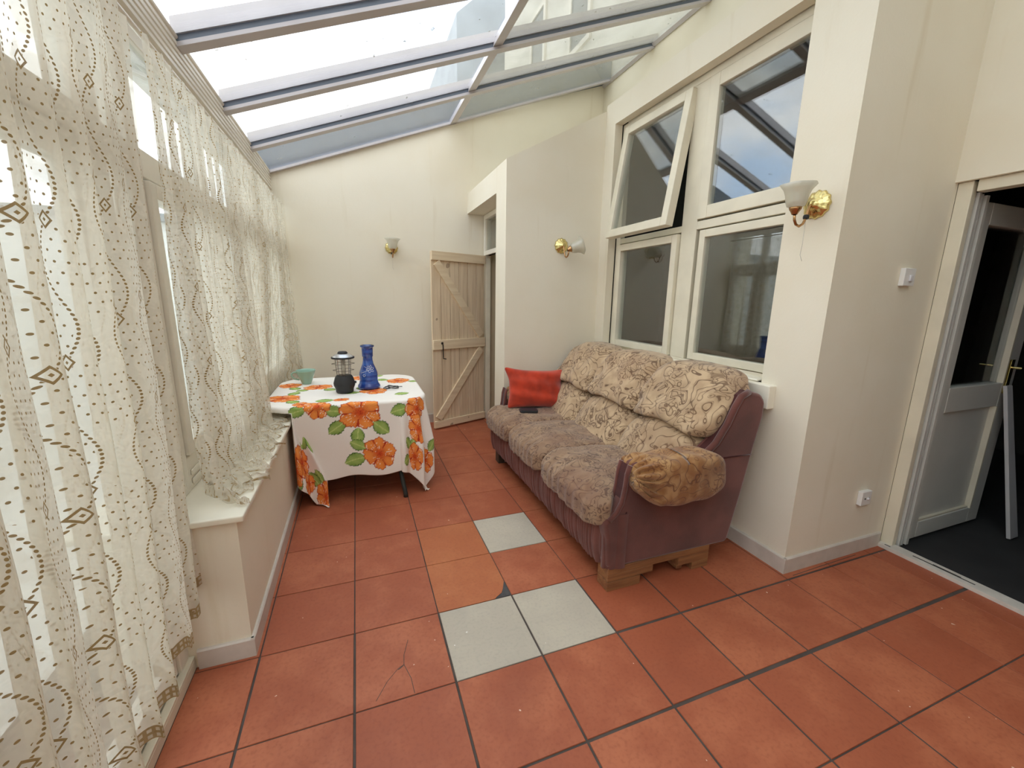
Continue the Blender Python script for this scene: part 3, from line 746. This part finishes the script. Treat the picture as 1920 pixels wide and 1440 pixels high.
# smooth roll over the edge, then hang; gathers at the corners, gentle waves on the sides
R0 = .02; e1 = np.minimum(over, R0 * pi / 2); rol = R0 * np.sin(e1 / R0); drp = R0 * (1 - np.cos(e1 / R0)) + np.maximum(over - R0 * pi / 2, 0)
wave = (.012 * np.sin(sg * 9 + 1.2) + .008 * np.sin(sg * 21)) * np.minimum(drp / .3, 1) * (corner < .05)
cw = corner * np.minimum(drp / .35, 1)
rad = rr + rol + wave + cw * (.045 + .038 * np.sin(th_ * 12 + np.sign(dx) * 1.1)) - .0 * drp
# front left corner drops steeper / tucks behind the sill side
X = tcx + qx + nx_ * rad; Y = tcy + qy + ny_ * rad; Z = TZ + .004 - drp
sw = np.minimum(drp / .4, 1) * np.where(np.abs(dy) > 1e-6, 1, 0) * (1 - corner) * .018 * np.sin(Aq * 7 - .6); Y += sw * np.sign(dy)
fl_ = Z < .012; ex = np.where(fl_, .012 - Z, 0); Z = np.where(fl_, .012 + .006 * np.sin(ex * 60) + .01 * ex, Z); X += np.where(fl_, nx_ * ex * .55, 0); Y += np.where(fl_, ny_ * ex * .55, 0)
Z += np.minimum(drp / .5, 1) * (np.abs(dy) > 1e-6) * (corner < .05) * .014 * np.sin(Aq * 17 + 1.0)
Z += np.where(over <= 0, .0014 * np.sin(Aq * 23) * np.sin(Bq * 17), 0)
# keep the left side on the sill / outside the low wall
lim = (X < -.335) & (Z < .66)
ov = np.maximum(-.335 - X, 0) * (Z < .70); X = np.where(ov > 0, -.335 + .19 * (1 - np.cos(ov * 2 * pi / .46)) / 2 * np.minimum(drp / .55, 1), X); Y = Y - .12 * ov * np.minimum(drp / .3, 1) * (Bq < 0); Y = np.minimum(Y, 3.40)
# flower print
colr = np.ones((NC + 1, NC + 1, 3)) * np.array(lin((240, 234, 226))[:3])
def put(mask, c): colr[mask] = (np.array(lin(c)[:3]) if isinstance(c, tuple) else c[mask])
def leaf(cx, cy, L_, wd, ang, yl=0):
    ca, sa_ = math.cos(ang), math.sin(ang); u = (Aq - cx) * ca + (Bq - cy) * sa_; v = -(Aq - cx) * sa_ + (Bq - cy) * ca
    t = u / L_; prof = wd * np.sin(np.clip(t, 0, 1) * pi) ** .75 * (1 + .06 * np.sin(t * 40)); m = (t > 0) & (t < 1) & (np.abs(v) < prof)
    s = np.clip(np.abs(v) / np.maximum(prof, 1e-6), 0, 1)[..., None]; nn = (.5 + .5 * np.sin(u * 90 + v * 60))[..., None]
    a = np.array(lin((150, 178, 92))[:3]); d = np.array(lin((74, 112, 50))[:3]); e = np.array(lin((192, 206, 130))[:3])
    c = a * (1 - s ** 2 * .7) + d * s ** 2 * .7; c = c * (1 - .25 * nn) + e * .25 * nn; c = np.where((np.abs(v) < .0035)[..., None], e, c); c = np.where((s > .86), d * .8, c); colr[m] = c[m]
def flower(cx, cy, R_, ph=0, n=5, leaves=()):
    for (a, l) in leaves: leaf(cx + R_ * .8 * math.cos(a), cy + R_ * .8 * math.sin(a), l, l * .36, a)
    u, v = Aq - cx, Bq - cy; r = np.hypot(u, v); t = np.arctan2(v, u)
    tw = t + ph + .22 * np.sin(2 * t + 3 * ph); edge = R_ * (.80 + .16 * np.abs(np.cos(n * .5 * tw)) ** .7 + .07 * np.sin(2 * t + 5 * ph) + .03 * np.sin(13 * t + ph) + .018 * np.sin(29 * t)); m = r < edge; s = r / edge
    pet = .5 + .5 * np.cos(n * tw); st = .5 + .5 * np.sin(r * 210 + 6 * np.sin(t * 7 + ph)); st2 = .5 + .5 * np.sin(t * 46 + r * 50)
    c1 = np.array(lin((238, 138, 66))[:3]); c2 = np.array(lin((222, 92, 40))[:3]); c3 = np.array(lin((176, 56, 30))[:3]); c4 = np.array(lin((246, 190, 96))[:3])
    k = (1 - pet)[..., None] * .6; c = c1 * (1 - k) + c2 * k; c = c * (1 - .35 * st2[..., None]) + c4 * .35 * st2[..., None]
    core = np.clip(1.25 - s * 2.2, 0, 1)[..., None]; c = c * (1 - core) + (c3 * st[..., None] + c2 * (1 - st[..., None])) * core
    wv = ((np.abs(np.sin(t * 13 + ph * 7 + s * 2.5)) > .985) & (np.sin(t * 3 + ph * 11) > -.2) & (s > .28) & (s < .72)) | ((s > .84) & (s < .90) & (np.sin(t * 4 + ph * 5) > .75)); c = np.where(wv[..., None], np.array(lin((246, 226, 206))[:3]), c)
    c = np.where(((s > .955) | ((s > .45) & (pet < .03)))[..., None], c3, c); colr[m] = c[m]
def fa(x, y): return x - tcx, y - tcy
FSC = 1.12
FL = [  # centre in cloth coords, radius, leaves
    (.07, -.60, .125, .3, [(-.7, .14), (-1.7, .13), (3.7, .14), (3.0, .12)]), (-.20, -.53, .085, 1.0, [(3.4, .12)]), (.19, -.91, .11, .7, [(3.4, .15), (2.7, .12)]),
    (.50, -.56, .10, .1, [(3.4, .14), (-1.2, .1)]), (.56, -.70, .10, 1.9, [(-1.7, .11)]), (.60, -.92, .10, .6, [(3.5, .13), (2.6, .12)]),
    (-.58, -.86, .12, .3, [(1.8, .14), (-1.3, .13)]), (-.47, -.95, .11, 1.2, [(-1.4, .12), (.2, .1)]), (-.95, -.95, .11, 0, [(.6, .12), (.2, .14)]), (-.72, -.99, .09, .5, []),
    (.18, -.16, .105, .8, [(3.3, .13), (2.2, .11)]), (-.24, .10, .10, .2, [(-.9, .12), (3.9, .11)]), (.40, .20, .10, 1.1, [(2.6, .13), (-.4, .1)]), (-.45, -.25, .11, .4, [(1.2, .12)]),
    (-.46, .22, .09, .9, [(-1.2, .12)]), (.10, .42, .10, 1.4, [(.4, .12), (3.2, .12)]), (-.05, -.40, .05, .2, [(3.1, .13)]), (.44, -.30, .0, 0, [(3.5, .12)]), (-.30, -.47, .06, .8, [(2.2, .12)]),
    (.72, .05, .11, .3, [(1.9, .13), (-.6, .12)]), (.85, .45, .11, .7, [(2.9, .13)]), (.80, -.40, .11, 1.7, [(.9, .13), (2.4, .12)]), (.9, -.78, .10, .2, [(1.9, .12)]),
    (-.78, -.1, .11, .4, [(1., .12)]), (-.8, .5, .11, .9, [(2., .12)]), (-.3, .8, .11, .1, [(1.3, .12)]), (.4, .85, .11, .1, [(1.3, .12)]), (-.62, -.55, .06, .1, [(-2.3, .13)])]
for (x, y, r, ph, lv) in FL: flower(x, y, max(r * FSC, .001), ph, 5 if abs(x) > .3 else 6, lv)
v = np.stack([X, Y, Z], -1).reshape(-1, 3); me = bpy.data.meshes.new('tablecloth'); org = np.array([tcx, tcy, TZ])
idx = np.arange((NC + 1) ** 2).reshape(NC + 1, NC + 1)
F = np.stack([idx[:-1, :-1], idx[:-1, 1:], idx[1:, 1:], idx[1:, :-1]], -1).reshape(-1, 4)
me.from_pydata((v - org).tolist(), [], F.tolist()); me.materials.append(M_cloth); me.polygons.foreach_set('use_smooth', [True] * len(me.polygons))
ca = me.color_attributes.new('flower', 'FLOAT_COLOR', 'POINT'); ca.data.foreach_set('color', np.concatenate([colr.reshape(-1, 3), np.ones(((NC + 1) ** 2, 1))], 1).ravel())
co = bpy.data.objects.new('tablecloth', me); C.objects.link(co); co.location = org; q = co.modifiers.new('thickness', 'SOLIDIFY'); q.thickness = .0015; q.offset = -1
tag(co, 'white cotton tablecloth with big orange flowers and green leaves draped over the table', 'tablecloth')
TT = TZ + .0065

# objects on the table
cx, cy = -.315, 2.44
cu = thing('teacup', 'mint green ceramic teacup on the left of the floral tablecloth', 'cup', (cx, cy, TT))
b = B(); b.lathe([(.034, TT), (.036, TT + .006), (.046, TT + .03), (.06, TT + .07), (.072, TT + .105), (.076, TT + .118), (.073, TT + .118), (.068, TT + .10), (.055, TT + .065), (.04, TT + .03), (.0, TT + .014)], cx, cy, 40, cap=False); b.add([(cx, cy, TT)], []); b.go('bowl', M_mint, cu, smooth=True)
b = B(); b.tube([(cx - .066, cy, TT + .098), (cx - .09, cy, TT + .102), (cx - .108, cy, TT + .09), (cx - .108, cy, TT + .068), (cx - .088, cy, TT + .045), (cx - .052, cy, TT + .036)], .0065, 10); b.go('handle', M_mint, cu, smooth=True)
cx, cy = -.005, 2.02
la = thing('camping_lantern', 'camping lantern with black base, wire cage and silver cap on the tablecloth', 'lantern', (cx, cy, TT))
b = B(); b.lathe([(.058, TT), (.064, TT + .004), (.066, TT + .03), (.077, TT + .055), (.079, TT + .075), (.066, TT + .118), (.056, TT + .135), (.0, TT + .135)], cx, cy, 12, cap=False); b.box(cx + .07, cx + .088, cy - .012, cy + .012, TT + .068, TT + .085); b.go('base', M_black, la, bev=.003)
b = B(); b.lathe([(.045, TT + .135), (.046, TT + .15), (.047, TT + .155), (.05, TT + .265), (.048, TT + .265), (.044, TT + .155), (.02, TT + .14)], cx, cy, 28, cap=False); b.go('globe', M_clear, la, smooth=True)
b = B()
for k in range(6):
    a = pi / 3 * k + .3; c_, s_ = math.cos(a), math.sin(a); b.tube([(cx + .05 * c_, cy + .05 * s_, TT + .13), (cx + .058 * c_, cy + .058 * s_, TT + .27)], .0022, 6)
for (z, r) in ((.175, .068), (.225, .074)):
    b.tube([(cx + (r + .008 * math.cos(6 * t)) * math.cos(t), cy + (r + .008 * math.cos(6 * t)) * math.sin(t), TT + z) for t in np.linspace(0, 2 * pi, 48, endpoint=False)], .002, 6, closed=True)
b.go('wire_cage', M_wire, la, smooth=True)
b = B(); b.lathe([(.01, TT + .14), (.01, TT + .26), (.0, TT + .26)], cx, cy, 12, cap=False); b.go('bulb', M_shade, la, smooth=True)
b = B(); b.lathe([(.05, TT + .264), (.082, TT + .266), (.085, TT + .272), (.082, TT + .279), (.05, TT + .279)], cx, cy, 32, mi=0); b.go('cap_rim', M_black, la, smooth=False)
b = B(); b.lathe([(.078, TT + .278), (.066, TT + .290), (.045, TT + .300), (.034, TT + .303), (.0, TT + .303)], cx, cy, 32, cap=False); b.go('cap', M_silver, la, smooth=True)
b = B(); b.lathe([(.036, TT + .300), (.036, TT + .310), (.03, TT + .318), (.0, TT + .321)], cx, cy, 24, cap=False); b.go('top_knob', M_black, la, smooth=True)
cx, cy = .177, 2.13
va = thing('hookah_vase', 'blue glass hookah base with white flower drawing beside the camping lantern', 'vase', (cx, cy, TT))
pr = [(.0, 0), (.072, 0), (.086, .004), (.089, .018), (.084, .03), (.074, .045), (.07, .075), (.072, .105), (.070, .13), (.058, .165), (.043, .20), (.038, .23), (.037, .255), (.042, .262), (.043, .32), (.044, .335), (.053, .338), (.053, .348), (.036, .349), (.034, .30)]
b = B(); b.lathe([(r, TT + z) for r, z in pr], cx, cy, 40, cap=False); b.go('body', M_vase, va, smooth=True)
b = B(); b.tube([(cx + .046 * math.cos(t), cy + .046 * math.sin(t), TT + .344) for t in np.linspace(0, 2 * pi, 32, endpoint=False)], .0075, 8, closed=True); b.go('rim', M_tableleg, va, smooth=True)
def vr(z):
    for (r0, z0), (r1, z1) in zip(pr[1:], pr[2:]):
        if z0 <= z <= z1: return r0 + (r1 - r0) * (z - z0) / (z1 - z0)
    return .05
def onv(a, z): r = vr(z) + .0012; return (cx + r * math.cos(a), cy + r * math.sin(a), TT + z)
b = B(); a0 = -pi / 2 + .25; z0 = .165
for k in range(6):
    t = k * pi / 3 + .2; ca_, sa_ = math.cos(t), math.sin(t)
    P = []
    for s in np.linspace(0, 2 * pi, 14, endpoint=False):
        u = .017 + .013 * math.cos(s); w_ = .007 * math.sin(s); P.append(onv(a0 + (u * ca_ - w_ * sa_) / .06, z0 + u * sa_ + w_ * ca_))
    b.tube(P, .0014, 5, closed=True)
b.tube([onv(a0 - .25 - .9 * s, z0 - .012 - .02 * s) for s in np.linspace(0, 1, 8)], .0016, 5)
b.tube([onv(a0 - .9 + .5 * math.sin(s), z0 + .02 - .012 * s) for s in np.linspace(0, 2.4, 10)], .0014, 5)
b.tube([onv(a0 - .75 + .12 * math.cos(s), z0 - .05 + .009 * math.sin(s)) for s in np.linspace(0, 2 * pi, 12, endpoint=False)], .0016, 5, closed=True)
b.go('flower_drawing', M_whiteline, va, smooth=True)
b = B(); cx, cy = .35, 2.06; P = []
for s in np.linspace(0, 5 * pi, 110):
    P.append((cx + (.045 + .012 * math.sin(2.3 * s)) * math.cos(s) * (1 + .2 * math.sin(.7 * s)), cy + (.045 + .015 * math.cos(1.7 * s)) * math.sin(s), TT + .004 + .003 * (1 + math.sin(3.1 * s)) + .0004 * s))
P += [(cx + .05, cy + .03, TT + .005), (cx + .085, cy + .035, TT + .004)]
b.tube(P, .0028, 6); tag(b.go('cable_coil', M_black, origin=(cx, cy, TT), smooth=True), 'small tangled black cable lying on the tablecloth right of the blue vase', 'cable')

# ------------------------------------------------------------ sofa
sf = thing('sofa', 'worn three-seat sofa in beige scroll jacquard and mauve velour on wooden blocks under the window', 'sofa', (1.7, 1.13, 0))
SY0, SY1 = .20, 2.09
side = [(1.235, .135), (1.225, .30), (1.20, .395), (1.235, .425), (1.285, .47), (1.315, .55), (1.325, .64), (1.35, .69), (1.42, .70), (1.62, .69), (1.80, .675), (1.88, .74), (1.945, .84), (1.985, .93), (2.02, .985), (2.08, 1.01), (2.15, .995), (2.19, .95), (2.19, .86), (2.155, .70), (2.10, .40), (2.04, .125)]
for (a, c_) in ((SY0, SY0 + .085), (SY1 - .085, SY1)):
    b = B(); b.prism(side, 1, a, c_); b.go('side_panel', M_mauve, sf, bev=.022)
b = B(); b.prism([(1.95, .13), (2.04, .13), (2.10, .4), (2.155, .70), (2.19, .88), (2.17, .96), (2.10, .97), (2.0, .7), (1.92, .4)], 1, SY0 + .07, SY1 - .07); b.go('back_panel', M_mauve, sf, bev=.015)
b = B(); b.box(1.26, 2.0, SY0 + .07, SY1 - .07, .15, .37); b.go('base', M_mauve, sf)
# pleated front skirt
b = B(); npl = 74
plr = [random.uniform(.6, 1.4) for _ in range(npl + 2)]; pls = [random.uniform(-.35, .35) for _ in range(npl + 2)]
def sk(t, s):
    z = .425 - .295 * (1 - s)
    k = t * npl; i = int(k); f = k - i
    d = .017 * plr[i] * (abs(math.sin(pi * (f + .25 * pls[i] * (1 - s)))) ** .6) * (1 - .15 * s)
    x = 1.232 - .022 * math.sin(pi * min(1, (1 - s) * .9)) - d + .01 * (1 - s) ** 4
    y = SY0 + .045 + (SY1 - SY0 - .07) * t
    if t < .03: x += .05 * (1 - t / .03) ** 2
    return (x, y, z)
b.grid(sk, 740, 14); b.go('pleated_skirt', M_mauve_skirt, sf, smooth=True)
b = B(); P = [(1.33, SY0 + .001, .437)] + [(1.30 - .075 * math.sin(s), SY0 + .02 * math.cos(s) + .0 + .03 * (1 - math.cos(s)), .425) for s in np.linspace(0, pi / 2, 6)] + [(1.218, SY0 + .1, .425), (1.217, SY1 - .03, .425)]
b.tube(P, .0075, 8); b.go('piping', M_mauve_dark, sf, smooth=True)
# curved front corner of the skirt at the near end
b = B()
def ck(t, s):
    a = t * pi / 2; z = .425 - .295 * (1 - s) + .012 * s * t
    r = .055 + .004 * abs(math.sin(t * 9)) - .004 * (1 - s)
    return (1.275 - r * math.cos(a) + .06 * t * t, SY0 + .045 - (.05) * math.sin(a) - .006 * abs(math.sin(t * 9)), z)
b.grid(ck, 40, 10); b.go('corner_skirt', M_mauve, sf, smooth=True)
# arm front: dark channel framed by rolled edges, both arms
def chan(y0, y1, sgn):
    P = [(1.235, .405), (1.275, .44), (1.302, .49), (1.315, .56), (1.322, .64), (1.335, .685)]
    b = B()
    for yy, r in ((y0, .013), (y1, .011)): b.tube([(x - .004, yy, z) for x, z in P], r, 10)
    b.go('arm_roll', M_mauve, sf, smooth=True)
    b = B()
    for (xa, za), (xb, zb) in zip(P, P[1:]): b.add([(xa - .006, y0, za), (xa - .006, y1, za), (xb - .006, y1, zb), (xb - .006, y0, zb)], [(0, 1, 2, 3)])
    b.go('arm_channel', M_mauve_dark, sf, smooth=True)
chan(SY0 + .008, SY0 + .082, 1); chan(SY1 - .082, SY1 - .008, -1)
# wing channel on the near side of the back
P = [(1.80, .675), (1.88, .74), (1.945, .84), (1.985, .93), (2.02, .985), (2.07, 1.008)]
for (ya_, yb_) in ((SY0 + .012, SY0 + .075), (SY1 - .075, SY1 - .012)):
    b = B()
    for yy, r in ((ya_, .018), (yb_, .012)): b.tube([(x - .006, yy, z) for x, z in P], r, 10)
    b.go('wing_roll', M_mauve, sf, smooth=True)
    b = B()
    for (xa, za), (xb, zb) in zip(P, P[1:]): b.add([(xa - .012, ya_, za + .006), (xa - .012, yb_, za + .006), (xb - .012, yb_, zb + .006), (xb - .012, ya_, zb + .006)], [(0, 1, 2, 3)])
    b.go('wing_channel', M_mauve_dark, sf, smooth=True)
b = B(); b.tube([(1.93, SY0 - .001, .655), (2.05, SY0 - .001, .653), (2.13, SY0 - .001, .65)], .004, 6); b.go('side_seam', M_mauve_dark, sf, smooth=True)
# arm pads
def pad(cy, sgn):
    def fn(q, w):
        x, y, z = w
        t = q[0]
        g_ = max(0, -t - .5) / .5
        rip = .012 * g_ * math.sin(math.atan2(q[2], q[1]) * 15)
        y += rip * q[1] * 2; z += rip
        if q[2] < .4: z += .05 * g_ * (.4 - q[2])
        if q[1] * sgn < -.1 and q[2] < .3: z += .06 * min(1, -q[1] * sgn)
        if q[1] * sgn > .1 and q[2] < 0: z += -.03 * (1 - t * t) * min(1, q[1] * sgn * 1.5)
        x += .02 * (-q[2]) * (t > 0); z += .004 * math.sin(x * 37 + y * 20)
        return (x, y, z)
    b = B(); b.puff((1.615, cy, .605), (.285, .115, .112), 4.2, 32, fn); return b.go('arm_pad', M_jacarm, sf, smooth=True)
pad(SY0 + .015, -1); pad(SY1 - .105, 1)
# seat cushions
sy = [.29, .92, 1.52, 2.075]
for k in range(3):
    a, c_ = sy[k], sy[k + 1]; cyc = (a + c_) / 2
    def fn(q, w, k=k):
        x, y, z = w
        z += .016 * math.cos(q[0] * 1.3) * math.cos(q[1] * 1.4) * (q[2] > 0) - .012 * q[0]
        if q[0] < -.5:
            kk = ((-q[0] - .5) / .5); z -= .055 * kk ** 1.6; x += .005 * math.sin(q[1] * 29 + k) * kk; z += .004 * math.sin(q[1] * 23 + 2 * k) * kk
        ff = min(1, max(0, (1.30 - x) / .06))
        if k == 0 and q[1] < 0: y -= .075 * ff * min(1, -q[1] * 1.2)
        if k == 2 and q[1] > 0: y += .03 * ff * min(1, q[1] * 1.2)
        z += .0035 * math.sin(x * 23 + y * 11) + .0035 * math.sin(y * 29 - x * 9 + k)
        return (x, y, z)
    b = B(); b.puff((1.50, cyc, .452), (.355, (c_ - a) / 2 + .012, .078), 6.0, 34, fn); b.go('seat_cushion', M_jacseat, sf, smooth=True)
# lumbar cushions (lower row, three lobes) and upper back cushions
bw = (SY1 - SY0 - .12) / 3
for k in range(3):
    cyc = SY0 + .06 + bw * (k + .5)
    def fn(q, w, k=k):
        x, y, z = w
        if q[2] > 0: z += (.075 * (1 - abs(q[1]) ** 2.0) - .04) * q[2]
        x += .11 * q[2] * .9; x -= .02 * (1 - q[1] ** 2) * (1 - q[2] ** 2)
        x += .004 * math.sin(y * 33 + z * 21)
        return (x, y, z)
    b = B(); b.puff((1.83, cyc, .60), (.115, bw / 2 + .018, .165), 4.2, 30, fn); b.go('lumbar_cushion', M_jac, sf, smooth=True)
    def fn2(q, w, k=k):
        x, y, z = w
        if q[2] < 0: z += (-.03 + .075 * (1 - abs(q[1]) ** 2.0)) * -q[2]
        if q[2] > 0:
            z += .012 * (1 - q[1] ** 2) * q[2]
            endy = (k == 2 and q[1] > 0) or (k == 0 and q[1] < 0)
            if endy: z -= .085 * abs(q[1]) ** 4 * q[2]
        x += .12 * q[2]; x -= .02 * (1 - q[1] ** 2) * (1 - q[2] ** 2)
        e_ = min(1, abs(q[1]) * 1.15) ** 2
        gth = .011 * math.sin((y * 1.0 + z * .9) * 40 + 2 * math.sin(z * 9)) * e_
        x += gth + .004 * math.sin(z * 31 + y * 17)
        if q[0] < 0: x += .006 * math.sin(z * 24 - y * 30 + k)
        return (x, y, z)
    b = B(); b.puff((1.985, cyc, .915), (.125, bw / 2 + .026, .185), 4.2, 34, fn2); b.go('back_cushion', M_jac, sf, smooth=True)
# timber packing under the near end, wooden foot at the far end
b = B(); b.box(1.245, 1.915, .205, .30, .095, .135); b.go('timber_block', M_block, sf, bev=.003)
b = B(); b.box(1.245, 1.53, .205, .30, .055, .095); b.box(1.245, 1.45, .205, .30, .0, .053); b.go('timber_block', M_block, sf, bev=.003)
b = B(); b.box(1.70, 1.915, .205, .30, .045, .095); b.box(1.80, 1.915, .205, .30, 0, .045); b.box(1.70, 1.74, .215, .29, .02, .045); b.go('timber_block', M_block, sf, bev=.003)
b = B(); b.box(1.25, 1.34, 1.98, 2.07, 0, .15); b.go('foot', plain('dark_wood', (72, 58, 46), .6), sf, bev=.004)
b = B(); b.box(1.9, 1.98, 1.98, 2.07, 0, .15); b.go('foot', M_block, sf, bev=.004)

# cushion and wallet
cu = B()
def fnp(q, w):
    x, y, z = q
    k = 1 - .16 * (1 - abs(x) ** 2) * abs(z) ** 3 - 0
    px = x * .26 * (1 - .10 * (1 - abs(z) ** 2.5)); pz = z * .18 * (1 - .12 * (1 - abs(x) ** 2.5)); th = .075 * (1 - abs(x) ** 3.5) ** .6 * (1 - abs(z) ** 3.5) ** .6 * np.sign(y) * min(1, abs(y) * 1.4)
    th += .004 * math.sin(px * 60 + pz * 25) * (1 - abs(z)) - .006 * math.sin(pz * 55 + 8 * px)
    if x < 0 and z > 0: px -= .035 * (abs(x) * abs(z)) ** 3; pz += .012 * (abs(x) * abs(z)) ** 3
    return (px, th, pz)
cu.puff((0, 0, 0), (1, 1, 1), 14, 34, fnp)
o = cu.go('throw_cushion', M_red, smooth=True); o.location = (1.55, 1.875, .705); o.rotation_euler = (math.radians(-18), math.radians(2), math.radians(-10))
tag(o, 'red velvet throw cushion leaning against the far arm of the sofa', 'cushion')
b = B(); b.puff((0, 0, 0), (.075, .045, .009), 9, 10); b.puff((.004, 0, .011), (.072, .044, .004), 9, 10)
o = b.go('wallet', M_blackleather, smooth=True); o.location = (1.42, 1.715, .556); o.rotation_euler = (math.radians(2), math.radians(2), math.radians(-14))
tag(o, 'black leather wallet lying on the far seat cushion of the sofa', 'wallet')

# ------------------------------------------------------------ wall lights
def sconce(loc, rz, label, tilt=0, shade_roll=0, cord=.2):
    t = thing('wall_light', label, 'wall light', loc, 'brass wall lights', rz); t['_o'] = (0, 0, 0)
    b = B(); n = 48; pr_ = [(.0, 0), (.064, 0), (.066, .006), (.058, .016), (.04, .026), (.022, .034), (.018, .046), (.0, .048)]
    v = []; f = []
    for (r, d) in pr_:
        for j in range(n):
            a = 2 * pi * j / n; q = r * (1 + .05 * math.cos(a * 12)) if r > .03 else r; v.append((q * math.cos(a), -d, q * math.sin(a)))
    for i in range(len(pr_) - 1):
        for j in range(n): f.append((i * n + j, (i + 1) * n + j, (i + 1) * n + (j + 1) % n, i * n + (j + 1) % n))
    b.add(v, f); b.go('backplate', M_brass, t, smooth=True)
    ar = [(0, -.04, 0), (0, -.055, -.012), (0, -.062, -.035), (0, -.068, -.065), (0, -.085, -.095), (0, -.108, -.108), (0, -.132, -.10), (0, -.146, -.08), (0, -.15, -.05)]
    b = B(); b.tube(ar, .006, 10); b.go('arm', M_copper, t, smooth=True)
    sh = bpy.data.objects.new('shade_holder', None); C.objects.link(sh); sh.parent = t; sh.location = (0, -.15, -.045); sh['_o'] = (0, 0, 0); sh.rotation_euler = (tilt, shade_roll, 0)
    sh.name = 'lamp_head'
    b = B(); b.lathe([(.012, -.012), (.018, 0), (.026, .012), (.028, .022), (.0, .022)], 0, 0, 24, cap=False); b.go('lamp_cup', M_copper, sh, smooth=True)
    wob = lambda a, z: 1 + .045 * max(0, (z - .06) / .06) * math.cos(a * 6)
    b = B(); b.lathe([(.026, .02), (.038, .026), (.045, .045), (.050, .075), (.060, .10), (.078, .122), (.0755, .123), (.057, .102), (.047, .076), (.042, .046), (.034, .03)], 0, 0, 36, wob=wob, cap=False); b.go('lamp_shade', M_shade, sh, smooth=True)
    if cord:
        b = B(); b.puff((0, -.068, -.062), (.012, .012, .012), 3, 6); b.go('pull_switch', M_black, t, smooth=True)
        b = B(); b.tube([(0, -.068, -.07), (.002, -.068, -.07 - cord * .6), (-.002, -.068, -.07 - cord * .85), (.012, -.068, -.07 - cord)], .0013, 6); b.go('pull_cord', M_cord, t, smooth=True)
    return t
sconce((XB, .145, 1.955), -pi / 2, 'brass wall light with a frosted tulip shade right of the big window', cord=.2)
sconce((1.874, 2.13, 1.945), 0, 'brass wall light with a drooping glass shade on the closet wall above the sofa', tilt=math.radians(10), shade_roll=math.radians(70), cord=0)
sconce((.505, YF, 1.985), 0, 'small brass wall light with a frosted tulip shade on the far wall above the table', cord=.16)

# switch and socket
sw_ = thing('light_switch', 'white square light switch on the wall left of the glazed door', 'light switch', (2.832, .018, 1.622))
b = B(); b.box(2.786, 2.878, -.006, .018, 1.577, 1.667); b.go('backbox', M_plate, sw_, bev=.003)
b = B(); b.box(2.822, 2.846, -.015, -.006, 1.60, 1.632); b.go('rocker', M_switch, sw_, bev=.003)
so_ = thing('spur_socket', 'small white socket plate low on the wall left of the door frame', 'socket', (2.852, .018, .366))
b = B(); b.box(2.81, 2.896, -.008, .018, .323, .409); b.go('faceplate', M_plate, so_, bev=.003)
for (xx, zz) in ((2.838, .366), (2.872, .366)):
    b = B(); b.box(xx - .004, xx + .004, -.010, -.008, zz - .004, zz + .004); b.go('screw', M_iron, so_)
b = B(); b.lathe([(0.009, 0), (.009, .006), (0, .008)], 0, 0, 12, cap=False); b.v = [(2.866 + x, -.008 - z, .362 + y) for x, y, z in b.v]; b.go('cable_outlet', M_switch, so_, smooth=True)
